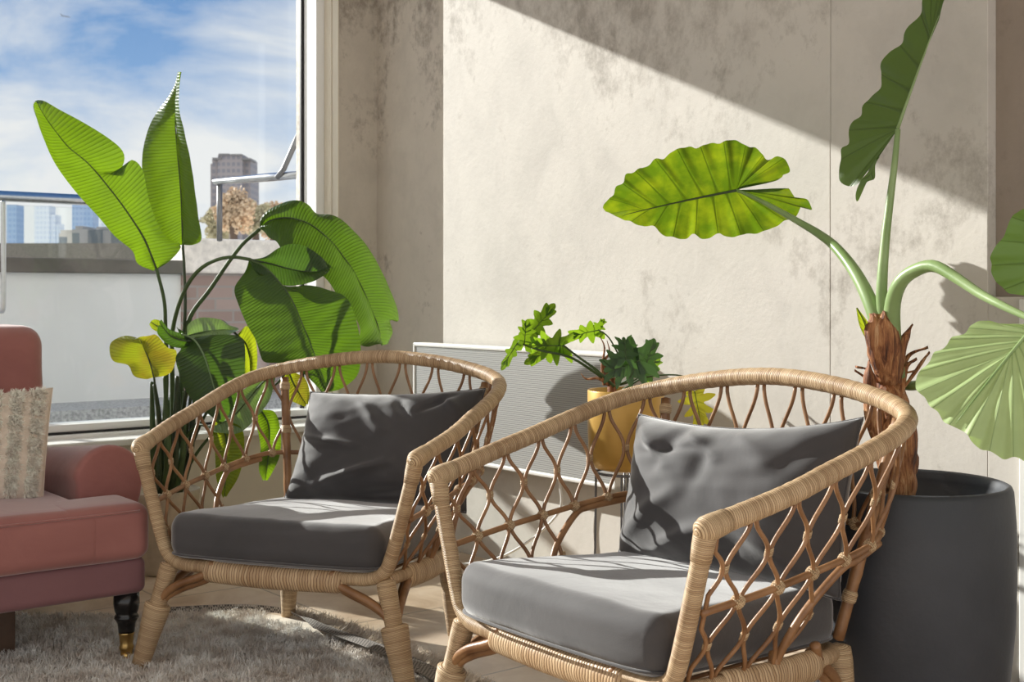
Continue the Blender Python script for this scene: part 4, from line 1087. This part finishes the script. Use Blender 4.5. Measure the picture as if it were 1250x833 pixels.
# ------------------------------------------------------------------ philodendron on its wire stand
def phil():
    c = W(764, 575, 3.54); base_z = c.z
    st = c.copy(); st.z = 0
    s = empty('wire_plant_stand', st, 'thin black wire stand under the mustard pot', 'plant stand'); Ms = mat_of(st)
    b = MB(); ringp = [st+Vector((.085*math.cos(a), .085*math.sin(a), base_z-.004)) for a in [2*math.pi*i/40 for i in range(41)]]
    b.tube(ringp, .004, 8, cap=False); b.build('ring', M['dark_steel'], s, space=Ms)
    for k in range(4):
        a = math.radians(172)+k*math.pi/2; d = Vector((math.cos(a), math.sin(a), 0))
        for q in (-.008, .008):
            e_ = Vector((-d.y, d.x, 0))*q
            b = MB(); b.tube([st+d*.085+e_+Vector((0,0,base_z)), st+d*.087+e_+Vector((0,0,base_z*.5)), st+d*.105+e_*.3+Vector((0,0,.004))], .0028, 8); b.build('leg', M['dark_steel'], s, space=Ms)
    o = empty('potted_philodendron', (c.x, c.y, base_z), 'split-leaf plant in mustard pot in front of the panel heater', 'plant'); Mx = mat_of((c.x, c.y, base_z))
    b = MB(); b.lathe([(0,.004),(.070,.004),(.090,.010),(.101,.030),(.107,.065),(.109,.12),(.109,.228),(.1075,.231),(.105,.229),(.104,.20),(0,.198)], 48, (c.x, c.y, base_z)); b.build('pot', M['mustard'], o, space=Mx)
    b = MB(); b.lathe([(0,.206),(.103,.204)], 24, (c.x, c.y, base_z)); b.build('soil', M['soil'], o, space=Mx)
    # short knobbly stem with brown spikes
    b = MB(); b.tube(cr([W(750,500,3.52), W(747,480,3.52), W(748,462,3.52)], 6), .013, 12)
    b.build('stem', M['bark'], o, space=Mx)
    b = MB()
    for pts in (((738,470),(735,448),(738,425),(733,412)), ((742,462),(738,442),(744,430),(741,416)), ((744,470),(730,462),(716,463),(709,456))):
        b.tube(cr([W(x,y,3.51) for x,y in pts], 5), [.006*(1-.85*i/15) for i in range(16)], 6)
    b.build('dry_spike', M['bark'], o, space=Mx)
    def lobed(O, tip, width, dO, N_, mat, lobes=5, depth=.55, petal=.8, back=.35):
        "deeply cut leaf: fingers spread either side of the main vein"
        ox, oy = O; tx, ty = tip[0]-ox, tip[1]-oy; L = math.hypot(tx, ty); ax, ay = tx/L, ty/L; px_, py_ = -ay, ax
        rs = random.Random(int(ox*7+oy)); sides = []
        for side in (1, -1):
            seq = [(-.03*L, side*.02*L)]
            for k in range(lobes):
                f = k/max(1, lobes-1); ang = math.radians(128-92*f+rs.uniform(-7, 7)); bx = L*(.04+.62*f)
                ln = width*(1.0-.28*f+rs.uniform(-.1, .1))*(1 if k else .85); hw = L*.125*(1-.25*f)*petal/.8
                cx_, sx_ = math.cos(ang), math.sin(ang)
                def q(a_, w_): return (bx+a_*cx_+w_*sx_, side*(a_*sx_-w_*cx_))
                seq += [q(ln*.55, -hw*1.0), q(ln*.80, -hw*.72), q(ln*1.04, -hw*.10), q(ln*.84, hw*.50), q(ln*.58, hw*.85)]
                seq.append((bx+L*.10, side*(width*.45+L*.02)*(1-.35*f)*(1.45-depth)))
            sides.append(seq)
        top_ = [(.80*L, .10*L), (.93*L, .075*L), (L, 0), (.93*L, -.075*L), (.80*L, -.10*L)]
        pts = sides[0]+top_+sides[1][::-1]
        out = [(ox+ax*x_+px_*y_, oy+ay*x_+py_*y_) for x_, y_ in pts]
        fan_leaf(o, Mx, O, out, N_, dO, mat, M['stem'], lobes*2, pleat=.0015, cup=-.015, midrib=.5, rib=.0014, n=260, rings=8, smooth_outline=True)
    lobed((631,420), (614,450), 9, 3.40, (.3,.9,.3), M['phil_leaf'], 3, .45)
    lobed((640,421), (646,386), 15, 3.42, (.2,.8,.5), M['phil_leaf'], 4, .5)
    lobed((647,408), (678,368), 17, 3.46, (.1,.9,.4), M['phil_leaf'], 4, .55)
    lobed((688,422), (644,418), 24, 3.44, (-.1,.75,.6), M['phil_leaf'], 4, .6)
    lobed((684,424), (641,440), 14, 3.46, (.2,.7,.6), M['phil_leaf'], 3, .55)
    lobed((730,403), (691,408), 15, 3.50, (0,.7,.7), M['phil_leaf'], 4, .55)
    lobed((727,405), (739,386), 9, 3.52, (.2,.8,.5), M['phil_leaf'], 3, .5)
    lobed((782,440), (736,452), 36, 3.46, (-.2,-.95,.25), M['phil_dark'], 5, .45, back=.55)
    lobed((764,440), (762,410), 20, 3.44, (.1,-.9,.3), M['phil_dark'], 4, .45)
    lobed((786,454), (800,410), 20, 3.52, (.1,-.8,.5), M['phil_dark'], 4, .6)
    lobed((788,456), (808,434), 14, 3.56, (.2,-.8,.5), M['phil_leaf'], 4, .55)
    lobed((848,478), (858,522), 27, 3.46, (.3,.8,-.2), M['phil_yellow'], 4, .75, back=.8)
    for pts, r in (([(748,470,3.52),(722,452,3.50),(695,436,3.46),(660,428,3.43),(640,421,3.42),(631,420,3.40)], .0045), ([(640,421,3.42),(642,414,3.44),(647,408,3.46)], .002),
                   ([(750,472,3.50),(728,452,3.48),(706,436,3.46),(688,422,3.44)], .0045), ([(752,470,3.54),(756,440,3.54),(748,420,3.53),(740,409,3.51),(730,403,3.50)], .003),
                   ([(755,470,3.48),(768,462,3.46),(776,446,3.46)], .0035), ([(757,470,3.54),(775,464,3.54),(786,454,3.53)], .003), ([(760,476,3.52),(785,462,3.50),(810,458,3.48),(832,459,3.46),(846,466,3.46),(852,480,3.46)], .003)):
        stalk_part(o, Mx, pts, r, r*.6, M['stem'])
phil()

# ------------------------------------------------------------------ terrace and city beyond the glass
WT = 6.04
GZ = .36
b = MB(); utbox(b, -4.0, 6.5, T0+.34, WT+.3, GZ-.2, GZ); structure(b.build('terrace_ground', M['paving'], smooth=False))
b = MB(); utbox(b, -4.0, 3.8, WT-.42, WT, GZ, GZ+.07); structure(b.build('terrace_gravel_strip', M['gravel'], smooth=False))
b = MB(); utbox(b, -4.0, 2.62, WT, WT+.12, GZ, 1.055); structure(b.build('terrace_wall', M['screen'], smooth=False))
b = MB(); utbox(b, -4.0, 2.62, WT-.03, WT+.15, 1.055, 1.125); structure(sharp(b.build('terrace_wall_coping', M['coping'], smooth=False), .006))
b = MB(); utbox(b, 2.62, 6.5, WT-.02, WT+.15, GZ, 1.06); structure(b.build('terrace_wall_brick', M['brick'], smooth=False))
b = MB(); utbox(b, 2.62, 6.5, WT-.05, WT+.25, 1.06, 1.24); structure(sharp(b.build('terrace_parapet', M['parapet'], smooth=False), .01))
def rail_1():
    t = WT+.05; loc = UT(1.0, t, 1.125)
    o = empty('glass_balustrade', loc, 'steel handrail on slim posts with clear glass along the terrace wall', 'railing'); R = mat_of(loc)
    b = MB(); b.tube([UT(-3,t,1.415), UT(2.60,t,1.415)], .026, 16); b.build('handrail', M['steel'], o, space=R)
    for u in (.95, 2.56):
        b = MB(); utbox(b, u-.02, u+.02, t-.012, t+.012, 1.12, 1.395); sharp(b.build('post', M['steel'], o, smooth=False, space=R))
    b = MB(); utbox(b, -3, .90, t-.005, t+.005, 1.13, 1.375); utbox(b, 1.0, 2.52, t-.005, t+.005, 1.13, 1.375); b.build('glass_pane', M['glass'], o, smooth=False, space=R)
    # rounded inner grab bar beside the left edge
    a = W(4, 252, 5.3); c = W(4, 372, 5.3); d = W(-14, 382, 5.3)
    b = MB(); b.tube(cr([W(4,246,5.3), a, W(4.2,310,5.3), c, W(0,380,5.3), d], 6), .011, 10); b.build('grab_bar', M['steel'], o, space=R)
rail_1()
def rail_2():
    a = W(262, 222, 5.75); e_ = W(378, 212.5, 5.35); loc = W(267, 290, 5.75)
    o = empty('terrace_handrail', loc, 'short brushed steel handrail with dark post and slanting brace outside window', 'railing'); R = mat_of(loc)
    b = MB(); b.tube([a, a.lerp(e_, .3), a.lerp(e_, .6), e_], [.013,.017,.019,.016], 14); b.build('handrail', M['steel'], o, space=R)
    b = MB(); b.tube([W(268,224,5.75), W(268,294,5.75)], .013, 10); b.build('post', M['dark_steel'], o, space=R)
    b = MB(); b.tube([W(338,217,5.44), W(346,207,5.42), W(357,182,5.42), W(370,152,5.40)], [.011,.012,.013,.013], 10); b.build('brace', M['dark_steel'], o, space=R)
rail_2()
def facade(name, wall, glass_c, sx, sz, gap=.35):
    t = NT(name); oc = t.coord(); s_ = t.n('ShaderNodeSeparateXYZ', {0: oc}).outputs
    fx = t.math('FRACT', t.math('MULTIPLY', t.math('ADD', s_[0], s_[1]), 1/sx)); fz = t.math('FRACT', t.math('MULTIPLY', s_[2], 1/sz))
    m = t.math('MULTIPLY', t.math('GREATER_THAN', fx, gap), t.math('GREATER_THAN', fz, .45))
    return t.done(t.bsdf(t.mix(m, wall, glass_c), .5))
M['tower'] = facade('brown_tower_facade', (.26,.235,.25), (.17,.17,.21), 2.4, 3.2)
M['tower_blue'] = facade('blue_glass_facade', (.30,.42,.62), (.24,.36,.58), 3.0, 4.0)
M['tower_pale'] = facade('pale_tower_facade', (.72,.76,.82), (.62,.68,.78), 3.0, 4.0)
M['low'] = facade('low_block_facade', (.55,.52,.48), (.16,.19,.22), 3.2, 3.4)
M['low2'] = facade('low_block_dark', (.30,.30,.31), (.12,.15,.18), 2.6, 3.4)
def blk(x0, x1, ytop, d, depth, mb, zb=-60):
    "one block standing at distance d"
    p0, p1 = W(x0, ytop, d), W(x1, ytop, d)
    mb.box((p0.x, d, zb), (p1.x, d+depth, p0.z)); return mb
def city():
    def mk(name, label, d, parts, mat, zb=-60):
        x0 = min(p[0] for p in parts); x1 = max(p[1] for p in parts); y = parts[0][2]
        loc = Vector(((x0+x1)/2*0+(( (x0+x1)/2-CX)/F*d), d, zb)); R = mat_of(loc)
        b = MB()
        for (a, c, yy, dd) in parts: blk(a, c, yy, d+dd, 14, b, zb)
        o = b.build(name, mat, None, smooth=False, space=R); o.location = loc; tag(o, label, 'building'); return o
    loc = W(281, 0, 600); loc.z = -60
    o = empty('tower_building', loc, 'grey-brown residential tower with notched roof behind the steel handrail', 'building'); R = mat_of(loc)
    b = MB()
    for (a, c, y, dd) in ((257,262,200,6),(259,270,193,3),(266,296,189,0),(294,306,194,4),(300,308,212,8)): blk(a, c, y, 600+dd, 16, b)
    b.build('tower_body', M['tower'], o, smooth=False, space=R)
    b = MB()
    for (a, c, y) in ((259,270,192.5),(267,280,187.5),(282,295,188),(295,306,193)):
        p0, p1 = W(a, y, 599), W(c, y+2.2, 599); b.box((p0.x, 599, p1.z), (p1.x, 612, p0.z))
    b.build('roof_parapet', M['dark_steel'], o, smooth=False, space=R)
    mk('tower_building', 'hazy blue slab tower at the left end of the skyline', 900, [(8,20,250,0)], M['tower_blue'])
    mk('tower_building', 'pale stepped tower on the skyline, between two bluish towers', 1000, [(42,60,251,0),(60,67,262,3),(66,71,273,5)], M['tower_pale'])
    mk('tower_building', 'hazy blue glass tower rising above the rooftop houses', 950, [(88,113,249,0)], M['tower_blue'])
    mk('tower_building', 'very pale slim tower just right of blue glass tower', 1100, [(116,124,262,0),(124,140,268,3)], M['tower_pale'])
    mk('low_building', 'beige rooftop house with small windows below the towers', 160, [(72,92,285,0),(74,88,281,2)], M['low'], -12)
    mk('low_building', 'grey rooftop block with gabled attic below blue glass tower', 150, [(88,106,280,0),(92,101,276,1)], M['low2'], -12)
    mk('low_building', 'dark glazed penthouse on the skyline behind tall plant leaf', 140, [(105,146,281,0),(118,134,277,2)], M['low2'], -12)
    mk('low_building', 'long low grey roofline along the foot of the skyline', 120, [(-40,260,297,0)], M['coping'], -12)
    # autumn trees beyond the parapet
    def crown(mb, c, rx, rz, n, sd):
        random.seed(sd)
        for _ in range(n):
            a = random.uniform(0, 2*math.pi); h = random.uniform(-1, 1); q = random.uniform(.1, 1)**.5
            r = math.sqrt(1-h*h)*q; bump_ = .75+.5*noise.noise(Vector((a, h*2, sd)))
            p = c+Vector((rx*r*math.cos(a)*bump_, rx*r*math.sin(a)*bump_, rz*h*q*bump_)); s = random.uniform(.05,.13)
            d = Vector((random.gauss(0,1), random.gauss(0,1), random.gauss(0,1))).normalized(); e_ = d.orthogonal().normalized(); f_ = d.cross(e_)
            mb.add([p+e_*s, p+f_*s*.7, p-e_*s, p-f_*s*.7], [(0,1,2,3)])
    M['autumn'] = plain('autumn_foliage', (.66,.50,.34), .8, var=.2, scale=.6)
    M['autumn2'] = plain('olive_foliage', (.52,.47,.30), .8, var=.2, scale=.6)
    for i, (x, y, rx, rz, m, lab) in enumerate(((285,256,1.15,1.3,'autumn','tall orange-brown autumn tree in front of the tower'),(270,272,1.3,1.1,'autumn2','low olive tree left of the orange autumn tree'),
                       (312,268,1.3,1.0,'autumn2','olive-gold tree right of the orange autumn tree'),(334,270,1.3,1.3,'autumn','low russet tree at the right end of the treetops'))):
        d = 60+i*3; c = W(x, y, d); base = c.copy(); base.z = -10
        t_ = empty('autumn_tree', base, lab, 'tree', 'trees beyond the terrace'); R = mat_of(base)
        b = MB(); crown(b, c, rx, rz, 4500, i+3); b.build('foliage', M[m], t_, smooth=False, space=R)
        b = MB(); b.tube([base, c-Vector((0,0,rz*.6)), c], [.35,.2,.08], 10)
        for k in range(5): b.tube([c-Vector((0,0,rz*.7)), c+Vector((math.cos(k*1.3)*rx*.6, math.sin(k*1.3)*rx*.6, rz*.4))], [.1,.03], 6)
        b.build('trunk', M['wood_dark'], t_, space=R)
    # distant airliner
    c = W(80, 20, 2600); o = empty('airliner', c, 'tiny airliner flying high in the blue sky', 'airplane'); R = mat_of(c)
    M['haze_grey'] = plain('plane_paint', (.25,.30,.40), .5)
    b = MB(); P = [c+Vector((x,0,z)) for x, z in ((-10.5,1.6),(-9,1.2),(-4,.5),(4,-.4),(8,-1.2),(10,-1.7))]
    b.tube(P, [.4,1.2,1.5,1.5,1.2,.3], 12); b.build('fuselage', M['haze_grey'], o, space=R)
    for sg in (-1, 1):
        b = MB(); b.add([c+Vector((3,0,-.8)), c+Vector((-1.5,0,-.2)), c+Vector((-5,sg*14,1.2)), c+Vector((-3.2,sg*14,1.1)), c+Vector((3,0,-.5)), c+Vector((-1.5,0,.1)), c+Vector((-5,sg*14,1.35)), c+Vector((-3.2,sg*14,1.25))],
              [(0,1,2,3),(4,7,6,5),(0,3,7,4),(1,5,6,2),(2,6,7,3),(0,4,5,1)]); b.build('wing', M['haze_grey'], o, smooth=False, space=R)
    b = MB(); b.add([c+Vector((-6.5,-.2,1.8)), c+Vector((-9.5,-.2,2.0)), c+Vector((-11.5,-.2,6.2)), c+Vector((-9.8,-.2,6.2)), c+Vector((-6.5,.2,1.8)), c+Vector((-9.5,.2,2.0)), c+Vector((-11.5,.2,6.2)), c+Vector((-9.8,.2,6.2))],
              [(0,1,2,3),(4,7,6,5),(0,3,7,4),(1,5,6,2),(2,6,7,3),(0,4,5,1)]); b.build('tail_fin', M['haze_grey'], o, smooth=False, space=R)
city()
